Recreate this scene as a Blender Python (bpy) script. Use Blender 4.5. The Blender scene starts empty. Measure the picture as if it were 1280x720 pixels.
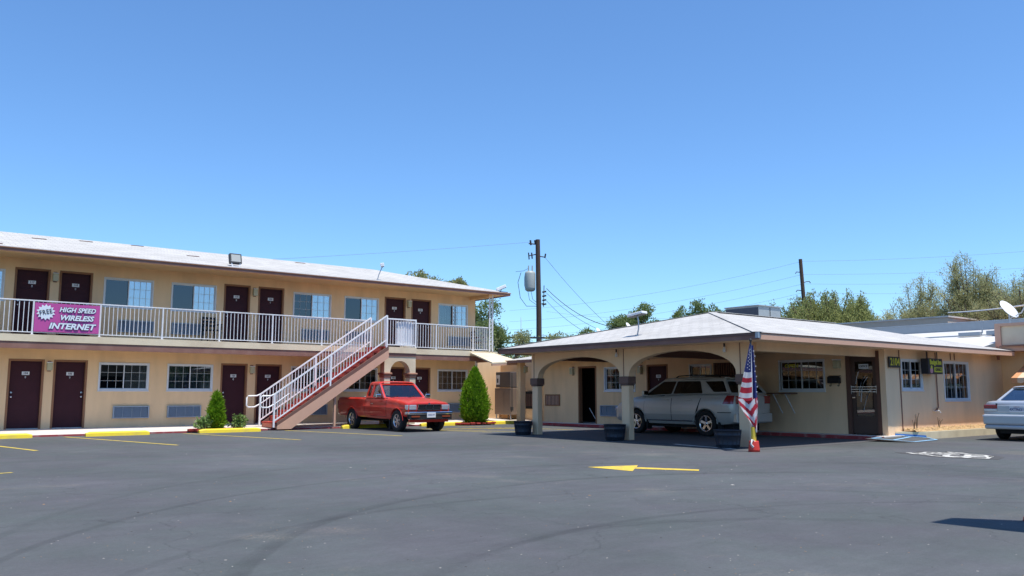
import bpy, bmesh, math, random
import numpy as np
from mathutils import Vector, Matrix, Euler
from math import sin, cos, pi, radians as R

S = bpy.context.scene
COL = S.collection
random.seed(7)
RNG = np.random.default_rng(11)

# ------------------------------------------------------------------ camera
cd = bpy.data.cameras.new("camera"); cam = bpy.data.objects.new("camera", cd); COL.objects.link(cam)
cam.location = (0, 0, 1.2)
cam.rotation_euler = (R(90) + math.atan(131 / 1050), 0, R(-38.5))
cd.sensor_width = 36; cd.lens = 36 * 1050 / 1280; cd.clip_start = 0.05; cd.clip_end = 2000
S.camera = cam

# ------------------------------------------------------------------ sky and sun
SUN = Vector((0.035, -0.305, 0.95)).normalized()
w = bpy.data.worlds.new("World"); S.world = w; w.use_nodes = True
nt = w.node_tree; nt.nodes.clear()
sky = nt.nodes.new("ShaderNodeTexSky"); sky.sky_type = 'NISHITA'; sky.sun_disc = False
sky.sun_elevation = math.asin(SUN.z); sky.sun_rotation = math.atan2(SUN.x, SUN.y)
sky.altitude = 300; sky.air_density = 1.0; sky.dust_density = 0.25; sky.ozone_density = 2.2
bg = nt.nodes.new("ShaderNodeBackground"); bg.inputs[1].default_value = 0.15
wo = nt.nodes.new("ShaderNodeOutputWorld")
tn = nt.nodes.new("ShaderNodeMix"); tn.data_type = 'RGBA'; tn.blend_type = 'MULTIPLY'; tn.inputs[0].default_value = 1; tn.inputs[7].default_value = (.64, .89, 1.12, 1)
nt.links.new(sky.outputs[0], tn.inputs[6]); nt.links.new(tn.outputs[2], bg.inputs[0]); nt.links.new(bg.outputs[0], wo.inputs[0])
sl = bpy.data.lights.new("sun", 'SUN'); sl.energy = 4.5; sl.angle = R(0.53); sl.color = (1.0, 0.94, 0.85)
so = bpy.data.objects.new("sun", sl); COL.objects.link(so); so.location = (0, -20, 60)
so.rotation_euler = SUN.to_track_quat('Z', 'Y').to_euler()
S.view_settings.view_transform = 'Standard'; S.view_settings.look = 'None'
S.view_settings.exposure = 0.28; S.view_settings.gamma = 1
S.render.engine = 'CYCLES'
S.cycles.max_bounces = 8; S.cycles.diffuse_bounces = 4; S.cycles.transparent_max_bounces = 12
S.cycles.caustics_reflective = False; S.cycles.caustics_refractive = False

# ------------------------------------------------------------------ materials
def srgb(r, g, b):
    f = lambda c: (c / 255 / 12.92) if c / 255 <= .04045 else ((c / 255 + .055) / 1.055) ** 2.4
    return (f(r), f(g), f(b), 1)

def mat(name, col, rough=.7, metal=0.0, var=0.0, scale=6.0, bump=0.0, bscale=60.0, coat=0.0, spec=.5, dirt=None, dirt_amt=.0, dscale=.6, stretch=(1, 1, 1)):
    m = bpy.data.materials.new(name); m.use_nodes = True
    n = m.node_tree.nodes; l = m.node_tree.links; b = n["Principled BSDF"]
    c = tuple(col[:3]) + (1,)
    b.inputs["Base Color"].default_value = c
    b.inputs["Roughness"].default_value = rough; b.inputs["Metallic"].default_value = metal
    b.inputs["Specular IOR Level"].default_value = spec
    if coat: b.inputs["Coat Weight"].default_value = coat; b.inputs["Coat Roughness"].default_value = .06
    tc = n.new("ShaderNodeTexCoord"); mp = n.new("ShaderNodeMapping"); l.new(tc.outputs["Object"], mp.inputs[0])
    mp.inputs["Scale"].default_value = stretch
    last = None
    if var:
        t = n.new("ShaderNodeTexNoise"); t.inputs["Scale"].default_value = scale; t.inputs["Detail"].default_value = 6
        t.inputs["Roughness"].default_value = .65
        l.new(mp.outputs[0], t.inputs[0])
        r = n.new("ShaderNodeMapRange"); r.inputs[1].default_value = .25; r.inputs[2].default_value = .75
        r.inputs[3].default_value = 1 - var; r.inputs[4].default_value = 1 + var
        l.new(t.outputs[0], r.inputs[0])
        mx = n.new("ShaderNodeMix"); mx.data_type = 'RGBA'; mx.blend_type = 'MULTIPLY'; mx.inputs[0].default_value = 1
        mx.inputs[6].default_value = c; l.new(r.outputs[0], mx.inputs[7]); last = mx.outputs[2]
        l.new(last, b.inputs["Base Color"])
    if dirt is not None:
        t = n.new("ShaderNodeTexNoise"); t.inputs["Scale"].default_value = dscale; t.inputs["Detail"].default_value = 8
        l.new(mp.outputs[0], t.inputs[0])
        r = n.new("ShaderNodeMapRange"); r.inputs[1].default_value = .5; r.inputs[2].default_value = .72
        r.inputs[3].default_value = 0; r.inputs[4].default_value = dirt_amt
        l.new(t.outputs[0], r.inputs[0])
        mx = n.new("ShaderNodeMix"); mx.data_type = 'RGBA'
        if last: l.new(last, mx.inputs[6])
        else: mx.inputs[6].default_value = c
        mx.inputs[7].default_value = tuple(dirt[:3]) + (1,); l.new(r.outputs[0], mx.inputs[0])
        l.new(mx.outputs[2], b.inputs["Base Color"])
    if bump:
        t = n.new("ShaderNodeTexNoise"); t.inputs["Scale"].default_value = bscale; t.inputs["Detail"].default_value = 4
        l.new(mp.outputs[0], t.inputs[0])
        bp = n.new("ShaderNodeBump"); bp.inputs["Strength"].default_value = bump; bp.inputs["Distance"].default_value = .01
        l.new(t.outputs[0], bp.inputs["Height"]); l.new(bp.outputs[0], b.inputs["Normal"])
    return m

def glass_mat(name, tint=(.55, .6, .62), refl=.12):
    m = bpy.data.materials.new(name); m.use_nodes = True
    n = m.node_tree.nodes; l = m.node_tree.links; n.clear()
    o = n.new("ShaderNodeOutputMaterial"); tr = n.new("ShaderNodeBsdfTransparent"); gl = n.new("ShaderNodeBsdfGlossy")
    tr.inputs[0].default_value = tuple(tint) + (1,); gl.inputs["Roughness"].default_value = .015
    gl.inputs[0].default_value = (.92, .95, 1, 1)
    fr = n.new("ShaderNodeFresnel"); fr.inputs[0].default_value = 1.5
    ad = n.new("ShaderNodeMath"); ad.operation = 'ADD'; ad.inputs[1].default_value = refl; ad.use_clamp = True
    mx = n.new("ShaderNodeMixShader")
    tc = n.new("ShaderNodeTexCoord"); t = n.new("ShaderNodeTexNoise"); t.inputs["Scale"].default_value = 1.7
    bp = n.new("ShaderNodeBump"); bp.inputs["Strength"].default_value = .02; bp.inputs["Distance"].default_value = .01
    l.new(tc.outputs["Object"], t.inputs[0]); l.new(t.outputs[0], bp.inputs["Height"]); l.new(bp.outputs[0], gl.inputs["Normal"])
    l.new(fr.outputs[0], ad.inputs[0]); l.new(ad.outputs[0], mx.inputs[0]); l.new(tr.outputs[0], mx.inputs[1]); l.new(gl.outputs[0], mx.inputs[2])
    l.new(mx.outputs[0], o.inputs[0])
    return m

def shingle_mat(name, col, axis='X'):
    m = mat(name, col, rough=.9, bump=0)
    n = m.node_tree.nodes; l = m.node_tree.links; b = n["Principled BSDF"]
    tc = n.new("ShaderNodeTexCoord"); sp = n.new("ShaderNodeSeparateXYZ"); cb = n.new("ShaderNodeCombineXYZ")
    l.new(tc.outputs["Object"], sp.inputs[0])
    if axis == 'X': l.new(sp.outputs[0], cb.inputs[0]); l.new(sp.outputs[1], cb.inputs[1])
    else: l.new(sp.outputs[1], cb.inputs[0]); l.new(sp.outputs[0], cb.inputs[1])
    br = n.new("ShaderNodeTexBrick"); br.inputs["Scale"].default_value = 1.0
    br.inputs["Brick Width"].default_value = .32; br.inputs["Row Height"].default_value = .2; br.inputs["Mortar Size"].default_value = .012
    br.inputs["Mortar Smooth"].default_value = .5; br.inputs["Bias"].default_value = -.1
    c = Vector(col[:3])
    br.inputs["Color1"].default_value = (*c, 1); br.inputs["Color2"].default_value = (*(c * .86), 1); br.inputs["Mortar"].default_value = (*(c * .62), 1)
    l.new(cb.outputs[0], br.inputs[0])
    t = n.new("ShaderNodeTexNoise"); t.inputs["Scale"].default_value = .9; t.inputs["Detail"].default_value = 8; t.inputs["Roughness"].default_value = .7
    l.new(tc.outputs["Object"], t.inputs[0])
    r = n.new("ShaderNodeMapRange"); r.inputs[1].default_value = .3; r.inputs[2].default_value = .7; r.inputs[3].default_value = .84; r.inputs[4].default_value = 1.06
    l.new(t.outputs[0], r.inputs[0])
    mx = n.new("ShaderNodeMix"); mx.data_type = 'RGBA'; mx.blend_type = 'MULTIPLY'; mx.inputs[0].default_value = 1
    l.new(br.outputs[0], mx.inputs[6]); l.new(r.outputs[0], mx.inputs[7]); l.new(mx.outputs[2], b.inputs["Base Color"])
    bp = n.new("ShaderNodeBump"); bp.inputs["Strength"].default_value = .5; bp.inputs["Distance"].default_value = .012; bp.invert = True
    l.new(br.outputs["Fac"], bp.inputs["Height"]); l.new(bp.outputs[0], b.inputs["Normal"])
    return m

def leaf_mat(name, c1, c2, trans=.25):
    m = bpy.data.materials.new(name); m.use_nodes = True
    n = m.node_tree.nodes; l = m.node_tree.links; n.clear()
    o = n.new("ShaderNodeOutputMaterial"); d = n.new("ShaderNodeBsdfDiffuse"); t = n.new("ShaderNodeBsdfTranslucent"); mx = n.new("ShaderNodeMixShader")
    g = n.new("ShaderNodeNewGeometry"); cr = n.new("ShaderNodeMix"); cr.data_type = 'RGBA'
    cr.inputs[6].default_value = tuple(c1) + (1,); cr.inputs[7].default_value = tuple(c2) + (1,)
    l.new(g.outputs["Random Per Island"], cr.inputs[0])
    l.new(cr.outputs[2], d.inputs[0]); l.new(cr.outputs[2], t.inputs[0]); mx.inputs[0].default_value = trans
    l.new(d.outputs[0], mx.inputs[1]); l.new(t.outputs[0], mx.inputs[2]); l.new(mx.outputs[0], o.inputs[0])
    return m

M = {}
M['stucco'] = mat("stucco_tan", (.84, .575, .325), .92, var=.08, scale=1.6, stretch=(1.5, 1.5, .35), bump=.25, bscale=90, dirt=(.40, .27, .17), dirt_amt=.35, dscale=.7)
M['stucco_office'] = mat("stucco_beige", (.90, .63, .39), .92, var=.07, scale=1.6, stretch=(1.5, 1.5, .35), bump=.25, bscale=90, dirt=(.42, .30, .20), dirt_amt=.4, dscale=.5)
M['cream'] = mat("cream_paint", (.72, .61, .43), .85, var=.05, scale=2.5, bump=.15, dirt=(.45, .34, .22), dirt_amt=.5, dscale=1.2)
M['soffit'] = mat("soffit_paint", (.74, .52, .29), .85, var=.04)
M['brown'] = mat("fascia_brown", (.24, .115, .085), .7, var=.1, scale=3, dirt=(.40, .24, .18), dirt_amt=.4, dscale=2, stretch=(1, 1, 1))
M['brown_dk'] = mat("fascia_dark", (.10, .055, .045), .7, var=.1)
M['jamb'] = mat("door_jamb_brown", (.27, .125, .06), .7, var=.08)
M['door'] = mat("door_maroon", (.050, .014, .019), .6, spec=.2, var=.12, scale=4)
M['door_in'] = mat("office_door_brown", (.085, .045, .032), .5, var=.1, scale=5)
M['terracotta'] = mat("capital_terracotta", (.34, .17, .11), .85, var=.12, scale=9, bump=.3)
M['capital_grey'] = mat("capital_faded_brown", (.17, .105, .085), .85, var=.12, scale=9, bump=.3)
M['white'] = mat("white_metal", (.80, .81, .82), .4, var=.04, scale=12)
M['white_dirty'] = mat("white_rail_paint", (.74, .75, .77), .5, var=.06, scale=8, dirt=(.45, .40, .34), dirt_amt=.4, dscale=5)
M['winframe'] = mat("window_frame_white", (.70, .71, .72), .45, var=.03)
M['muntin'] = mat('window_grid_bar', (.48, .50, .50), .5)
M['glass'] = glass_mat("window_glass", (.62, .66, .66), .10)
M['glass_dark'] = glass_mat("window_glass_screened", (.22, .24, .26), .05)
M['glass_sky'] = glass_mat("window_glass_bright", (.72, .76, .80), .30)
M['curtain'] = mat("curtain_cloth", (.46, .45, .41), .9, var=.1, scale=3, stretch=(8, 8, .5))
M['curtain_lt'] = mat("curtain_white", (.74, .76, .78), .9)
M['curtain_br'] = mat("curtain_brown", (.16, .11, .08), .9, var=.2, scale=3)
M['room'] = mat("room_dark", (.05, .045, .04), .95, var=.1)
M['ac'] = mat("air_conditioner_blue_grey", (.30, .35, .41), .6, var=.06, scale=4)
M['ac_dk'] = mat("air_conditioner_slot", (.13, .155, .19), .7)
M['lamp'] = mat("lamp_glass_yellowed", (.50, .47, .30), .35)
M['concrete'] = mat("sidewalk_concrete", (.66, .61, .56), .9, var=.08, scale=2, bump=.15, dirt=(.30, .25, .22), dirt_amt=.4, dscale=1.5)
M['redpaint'] = mat("red_kerb_paint", (.36, .045, .05), .75, var=.12, scale=6, dirt=(.45, .35, .33), dirt_amt=.5, dscale=4)
M['redbrick'] = mat("red_painted_brick", (.42, .05, .035), .8, var=.18, scale=20, bump=.3)
M['yellow'] = mat("yellow_kerb_paint", (.80, .60, .03), .7, var=.05, scale=8, dirt=(.5, .4, .1), dirt_amt=.4, dscale=3)
M['yline'] = mat("yellow_line_paint", (.62, .46, .06), .8, var=.12, scale=9, dirt=(.16, .15, .13), dirt_amt=.85, dscale=4)
M['ybright'] = mat("yellow_arrow_paint", (.72, .51, .05), .75, var=.10, scale=14, dirt=(.22, .19, .12), dirt_amt=.8, dscale=9)
M['wline'] = mat("white_road_paint", (.66, .65, .59), .8, var=.12, scale=12, dirt=(.12, .12, .12), dirt_amt=1.0, dscale=9)
M['blue'] = mat("blue_kerb_paint", (.05, .19, .52), .7, var=.1, scale=10)
M['bline'] = mat("blue_line_paint", (.25, .48, .72), .8, var=.1, scale=10, dirt=(.2, .2, .2), dirt_amt=.7, dscale=5)
M['roof'] = shingle_mat("white_shingle_roof", (.535, .522, .492), 'X')
M['roofY'] = shingle_mat("white_shingle_roof_side", (.535, .522, .492), 'Y')
M['roof_flat'] = mat("white_roof_coating", (.56, .56, .55), .85, var=.08, scale=1.5, dirt=(.55, .53, .5), dirt_amt=.5, dscale=.8)
M['dkgrey'] = mat("dark_grey", (.035, .037, .04), .6)
M['black'] = mat("black_rubber", (.012, .012, .013), .75)
M['tyre'] = mat("tyre_rubber", (.016, .016, .017), .85, var=.2, scale=30)
M['chrome'] = mat("chrome", (.75, .76, .78), .12, metal=1)
M['alloy'] = mat("alloy_wheel", (.62, .63, .65), .25, metal=.9)
M['steel'] = mat("galvanised_steel", (.42, .45, .48), .45, metal=.6, var=.1)
M['stainless'] = mat("ice_machine_panel", (.24, .185, .15), .45, metal=.2, var=.06)
M['icehead'] = mat('ice_machine_head', (.12, .10, .09), .5, var=.1)
M['tread'] = mat("stair_tread_red", (.50, .055, .035), .8, var=.1, scale=9)
M['riser'] = mat("stair_riser_salmon", (.58, .20, .13), .8, var=.1, scale=9)
M['stringer'] = mat("stringer_brown", (.60, .36, .25), .75, var=.06, scale=4)
M['stringer_dk'] = mat("stringer_dark_brown", (.16, .085, .065), .75, var=.08, scale=4)
M['pink'] = mat("banner_magenta", (.50, .075, .30), .6, var=.05, scale=3)
M['bannertext'] = mat("banner_lettering", (.72, .78, .84), .6)
M['signoutline'] = mat('banner_outline', (.05, .03, .10), .6)
M['blackprint'] = mat("black_print", (.02, .02, .025), .6)
M['paint_red'] = mat("truck_red_paint", (.58, .030, .016), .34, coat=.5, var=.05, scale=3, dirt=(.62, .12, .09), dirt_amt=.45, dscale=1.6)
M['paint_silver'] = mat("suv_silver_paint", (.56, .54, .50), .3, metal=.2, coat=.6, var=.03)
M['paint_clad'] = mat("suv_lower_cladding", (.40, .39, .36), .4, metal=.15, coat=.3, var=.03)
M['paint_white'] = mat("sedan_silver_paint", (.50, .54, .58), .3, metal=.3, coat=.7, var=.02)
M['carglass'] = glass_mat("car_glass", (.45, .50, .48), .08)
M['carglass_dk'] = glass_mat("car_glass_tinted", (.06, .065, .06), .04)
M['carglass_blue'] = glass_mat("car_rear_glass", (.12, .14, .17), .22)
M['seat'] = mat("seat_cloth", (.10, .095, .09), .9, var=.1)
M['lens_red'] = mat("tail_lamp_red", (.30, .012, .018), .15, coat=1)
M['lens_amber'] = mat("indicator_amber", (.30, .07, .03), .3, coat=1)
M['lens_clear'] = mat("headlamp_lens", (.62, .66, .70), .12, metal=.5, coat=1)
M['plate'] = mat("number_plate", (.72, .73, .74), .5)
M['plateprint'] = mat("number_plate_print", (.06, .08, .22), .5)
M['bucket'] = mat("planter_blue_grey", (.018, .024, .036), .55, var=.15, scale=5)
M['redbucket'] = mat("red_plastic", (.62, .045, .03), .4, var=.06)
M['soil'] = mat("soil", (.08, .055, .035), .95, var=.3, scale=20, bump=.5)
M['planter_conc'] = mat('planter_yellowed_concrete', (.66, .58, .40), .9, var=.08, scale=3, bump=.2, dirt=(.42, .36, .25), dirt_amt=.5, dscale=2)
M['straw'] = mat("dry_mulch", (.50, .34, .17), .95, var=.35, scale=30, bump=.6, dirt=(.08, .05, .04), dirt_amt=.8, dscale=8)
M['bark'] = mat("bark", (.12, .085, .06), .95, var=.3, scale=8)
M['pole'] = mat("utility_pole_wood", (.075, .048, .035), .9, var=.25, scale=6, stretch=(4, 4, .5))
M['xfmr'] = mat("transformer_grey", (.38, .41, .39), .5, var=.06)
M['wire'] = mat("wire_black", (.02, .02, .022), .6)
M['wire_lt'] = mat("wire_grey", (.22, .24, .26), .6)
M['flag_r'] = mat("flag_red", (.40, .012, .03), .8, var=.08)
M['flag_w'] = mat("flag_white", (.58, .57, .58), .8, var=.04)
M['flag_b'] = mat("flag_navy", (.016, .025, .13), .8, var=.08)
M['flag_yellow'] = mat("yellow_sleeve", (.72, .52, .05), .6)
M['leaf_thuja'] = leaf_mat("thuja_leaf", (.10, .24, .012), (.24, .40, .03), .3)
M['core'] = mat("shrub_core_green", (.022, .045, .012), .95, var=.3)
M['leaf_bush'] = leaf_mat("bush_leaf", (.13, .24, .06), (.30, .40, .15), .3)
M['leaf_a'] = leaf_mat("tree_leaf_olive", (.25, .29, .11), (.40, .43, .18), .5)
M['leaf_b'] = leaf_mat("tree_leaf_green", (.16, .22, .085), (.29, .35, .14), .45)
M['leaf_c'] = leaf_mat("tree_leaf_greygreen", (.26, .28, .12), (.42, .43, .21), .45)
M['leaf_d'] = leaf_mat("mesquite_leaf", (.31, .32, .16), (.48, .48, .26), .5)
M['signblack'] = mat("sign_black", (.014, .015, .02), .5)
M['signyellow'] = mat("sign_yellow", (.62, .58, .04), .5)
M['signpink'] = mat("sign_pink", (.55, .25, .28), .5)
M['awning'] = mat("awning_cream", (.72, .55, .38), .8, var=.05)
M['awning_o'] = mat("awning_orange", (.62, .30, .14), .8, var=.05)
M['grey_stucco'] = mat("grey_stucco", (.58, .47, .37), .95, var=.08, scale=2, bump=.3)
M['metal_band'] = mat("metal_flashing", (.30, .34, .37), .6, var=.06)
M['tile_red'] = mat("red_roof_tile", (.42, .13, .07), .85, var=.2)
M['ac_grey'] = mat("cooler_galvanised", (.36, .39, .39), .55, metal=.2, var=.06)
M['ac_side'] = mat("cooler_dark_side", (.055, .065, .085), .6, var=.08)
M['wood_brown'] = mat("wood_brown", (.13, .06, .04), .7, var=.12)

# ------------------------------------------------------------------ mesh helper
class MB:
    def __init__(s): s.v = []; s.f = []; s.m = []; s.sm = []
    def add(s, vs, fs, m=0, smooth=False):
        o = len(s.v); s.v += [tuple(p) for p in vs]; s.f += [tuple(i + o for i in f) for f in fs]
        s.m += [m] * len(fs); s.sm += [smooth] * len(fs); return s
    def quad(s, a, b, c, d, m=0): return s.add([a, b, c, d], [(0, 1, 2, 3)], m)
    def poly(s, pts, m=0): return s.add(pts, [tuple(range(len(pts)))], m)
    def box(s, x0, y0, z0, x1, y1, z1, m=0):
        return s.add([(x0, y0, z0), (x1, y0, z0), (x1, y1, z0), (x0, y1, z0), (x0, y0, z1), (x1, y0, z1), (x1, y1, z1), (x0, y1, z1)],
                     [(0, 3, 2, 1), (4, 5, 6, 7), (0, 1, 5, 4), (1, 2, 6, 5), (2, 3, 7, 6), (3, 0, 4, 7)], m)
    def bar(s, a, b, wx, wz, m=0, up=(0, 0, 1)):
        a = Vector(a); b = Vector(b); d = (b - a).normalized(); u = Vector(up)
        if abs(d.dot(u)) > .98: u = Vector((0, 1, 0))
        r = d.cross(u).normalized() * wx / 2; t = r.cross(d).normalized() * wz / 2
        P = [a - r - t, a + r - t, a + r + t, a - r + t, b - r - t, b + r - t, b + r + t, b - r + t]
        return s.add(P, [(3, 2, 1, 0), (4, 5, 6, 7), (0, 1, 5, 4), (1, 2, 6, 5), (2, 3, 7, 6), (3, 0, 4, 7)], m)
    def cyl(s, a, b, r0, r1=None, n=12, m=0, caps=True, smooth=True):
        if r1 is None: r1 = r0
        a = Vector(a); b = Vector(b); d = (b - a).normalized()
        u = Vector((0, 0, 1)) if abs(d.z) < .95 else Vector((1, 0, 0))
        x = d.cross(u).normalized(); y = x.cross(d)
        P = [a + (x * cos(2 * pi * i / n) + y * sin(2 * pi * i / n)) * r0 for i in range(n)]
        P += [b + (x * cos(2 * pi * i / n) + y * sin(2 * pi * i / n)) * r1 for i in range(n)]
        s.add(P, [(i, i + n, (i + 1) % n + n, (i + 1) % n) for i in range(n)], m, smooth)
        if caps:
            s.add(P[:n], [tuple(range(n))], m); s.add(P[n:], [tuple(reversed(range(n)))], m)
        return s
    def tube(s, pts, r, n=6, m=0, r1=None):
        pts = [Vector(p) for p in pts]; k = len(pts); V = []
        for i, p in enumerate(pts):
            d = (pts[min(i + 1, k - 1)] - pts[max(i - 1, 0)]).normalized()
            u = Vector((0, 0, 1)) if abs(d.z) < .9 else Vector((1, 0, 0))
            x = d.cross(u).normalized(); y = x.cross(d)
            rr = r if r1 is None else r + (r1 - r) * i / (k - 1)
            V += [p + (x * cos(2 * pi * j / n) + y * sin(2 * pi * j / n)) * rr for j in range(n)]
        F = [(i * n + j, (i + 1) * n + j, (i + 1) * n + (j + 1) % n, i * n + (j + 1) % n) for i in range(k - 1) for j in range(n)]
        s.add(V, F, m, True); s.add(V[:n], [tuple(range(n))], m); s.add(V[-n:], [tuple(reversed(range(n)))], m); return s
    def lathe(s, prof, c=(0, 0, 0), ax='z', n=24, m=0, smooth=True):
        V = []
        for (r, h) in prof:
            for i in range(n):
                a = 2 * pi * i / n
                p = (r * cos(a), r * sin(a), h) if ax == 'z' else (r * cos(a), h, r * sin(a))
                V.append((p[0] + c[0], p[1] + c[1], p[2] + c[2]))
        F = [(i * n + j, i * n + (j + 1) % n, (i + 1) * n + (j + 1) % n, (i + 1) * n + j) for i in range(len(prof) - 1) for j in range(n)]
        return s.add(V, F, m, smooth)
    def prism(s, poly, y0, y1, m=0, plane='xz', mtop=None):
        n = len(poly)
        f = {'xz': lambda p, h: (p[0], h, p[1]), 'yz': lambda p, h: (h, p[0], p[1]), 'xy': lambda p, h: (p[0], p[1], h)}[plane]
        V = [f(p, y0) for p in poly] + [f(p, y1) for p in poly]
        s.add(V, [tuple(range(n)), tuple(reversed(range(n, 2 * n)))], m if mtop is None else mtop)
        return s.add(V, [(i, i + n, (i + 1) % n + n, (i + 1) % n) for i in range(n)], m)
    def mesh(s, name, mats):
        me = bpy.data.meshes.new(name); me.from_pydata(s.v, [], s.f)
        for mm in (mats if isinstance(mats, (list, tuple)) else [mats]): me.materials.append(M[mm] if isinstance(mm, str) else mm)
        me.polygons.foreach_set('material_index', s.m); me.polygons.foreach_set('use_smooth', s.sm); me.update(); return me

def fixn(me):
    bm = bmesh.new(); bm.from_mesh(me); bmesh.ops.recalc_face_normals(bm, faces=bm.faces); bm.to_mesh(me); bm.free()

WLOC = {}
def obj(name, mb, mats, parent=None, loc=None, rot=0, bevel=0, seg=2, fix=True):
    """link the collected shapes as ONE mesh object; under a thing the shapes were given in the thing's own space unless world=True"""
    me = mb if isinstance(mb, bpy.types.Mesh) else mb.mesh(name, mats)
    if fix and not isinstance(mb, bpy.types.Mesh): fixn(me)
    o = bpy.data.objects.new(name, me); COL.objects.link(o)
    if parent is not None: o.parent = parent
    if loc is not None: o.location = loc
    o.rotation_euler = (0, 0, rot) if not isinstance(rot, (tuple, list)) else rot
    if bevel:
        b = o.modifiers.new("bevel", 'BEVEL'); b.width = bevel; b.segments = seg; b.limit_method = 'ANGLE'; b.angle_limit = R(40)
    return o

def tag(o, label, cat, group=None):
    o['label'] = label; o['category'] = cat
    if group: o['group'] = group
    return o
def kind(o, k, label=None):
    o['kind'] = k
    if label: o['label'] = label
    return o
def thing(name, label, cat, loc=(0, 0, 0), rot=0, group=None):
    o = bpy.data.objects.new(name, None); COL.objects.link(o); o.empty_display_size = .2
    o.location = loc; o.rotation_euler = (0, 0, rot) if not isinstance(rot, (tuple, list)) else rot
    return tag(o, label, cat, group)
def empty(name, parent, loc=(0, 0, 0), rot=0):
    o = bpy.data.objects.new(name, None); COL.objects.link(o); o.parent = parent; o.location = loc; o.empty_display_size = .1
    o.rotation_euler = (0, 0, rot) if not isinstance(rot, (tuple, list)) else rot
    return o
def copy_tree(o, parent=None, loc=None, rot=None):
    c = o.copy(); COL.objects.link(c)
    if parent is not None: c.parent = parent
    if loc is not None: c.location = loc
    if rot is not None: c.rotation_euler = (0, 0, rot)
    for ch in list(o.children): copy_tree(ch, c)
    return c
def rel(o):
    """world-space shapes under a thing: the child's origin goes back to the world origin"""
    return tuple(-Vector(o.location))

def text(body, size, m, parent, loc, rot, name='lettering', ext=.004, shear=0, bold=0, sx=1.0, align='CENTER', space=1.0):
    cu = bpy.data.curves.new(name, 'FONT'); cu.body = body; cu.size = size; cu.extrude = ext; cu.shear = shear; cu.offset = bold
    cu.align_x = align; cu.align_y = 'CENTER'; cu.space_character = space; cu.resolution_u = 3
    t = bpy.data.objects.new(name, cu); COL.objects.link(t)
    dg = bpy.context.evaluated_depsgraph_get(); dg.update()
    me = bpy.data.meshes.new_from_object(t.evaluated_get(dg)); bpy.data.objects.remove(t); bpy.data.curves.remove(cu)
    me.name = name; me.materials.clear(); me.materials.append(M[m])
    o = bpy.data.objects.new(name, me); COL.objects.link(o)
    if parent is not None: o.parent = parent
    o.location = loc; o.rotation_euler = rot; o.scale = (sx, 1, 1)
    return o

def wall_holes(mb, u0, u1, z0, z1, holes, P, depth=.14, m=0, mr=None):
    """plane wall with real openings; P(u, d, z) maps to space, d goes into the wall"""
    us = sorted({u0, u1, *[h[0] for h in holes], *[h[1] for h in holes]}); zs = sorted({z0, z1, *[h[2] for h in holes], *[h[3] for h in holes]})
    us = [u for u in us if u0 <= u <= u1]
    for i in range(len(us) - 1):
        for j in range(len(zs) - 1):
            uc = (us[i] + us[i + 1]) / 2; zc = (zs[j] + zs[j + 1]) / 2
            if any(h[0] < uc < h[1] and h[2] < zc < h[3] for h in holes): continue
            mb.quad(P(us[i], 0, zs[j]), P(us[i + 1], 0, zs[j]), P(us[i + 1], 0, zs[j + 1]), P(us[i], 0, zs[j + 1]), m)
            mb.quad(P(us[i], depth, zs[j]), P(us[i], depth, zs[j + 1]), P(us[i + 1], depth, zs[j + 1]), P(us[i + 1], depth, zs[j]), m)
    for (a, b, c, d) in holes:
        mm = m if mr is None else mr
        mb.quad(P(a, 0, c), P(a, depth, c), P(a, depth, d), P(a, 0, d), mm); mb.quad(P(b, 0, c), P(b, 0, d), P(b, depth, d), P(b, depth, c), mm)
        mb.quad(P(a, 0, d), P(a, depth, d), P(b, depth, d), P(b, 0, d), mm); mb.quad(P(a, 0, c), P(b, 0, c), P(b, depth, c), P(a, depth, c), mm)

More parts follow.
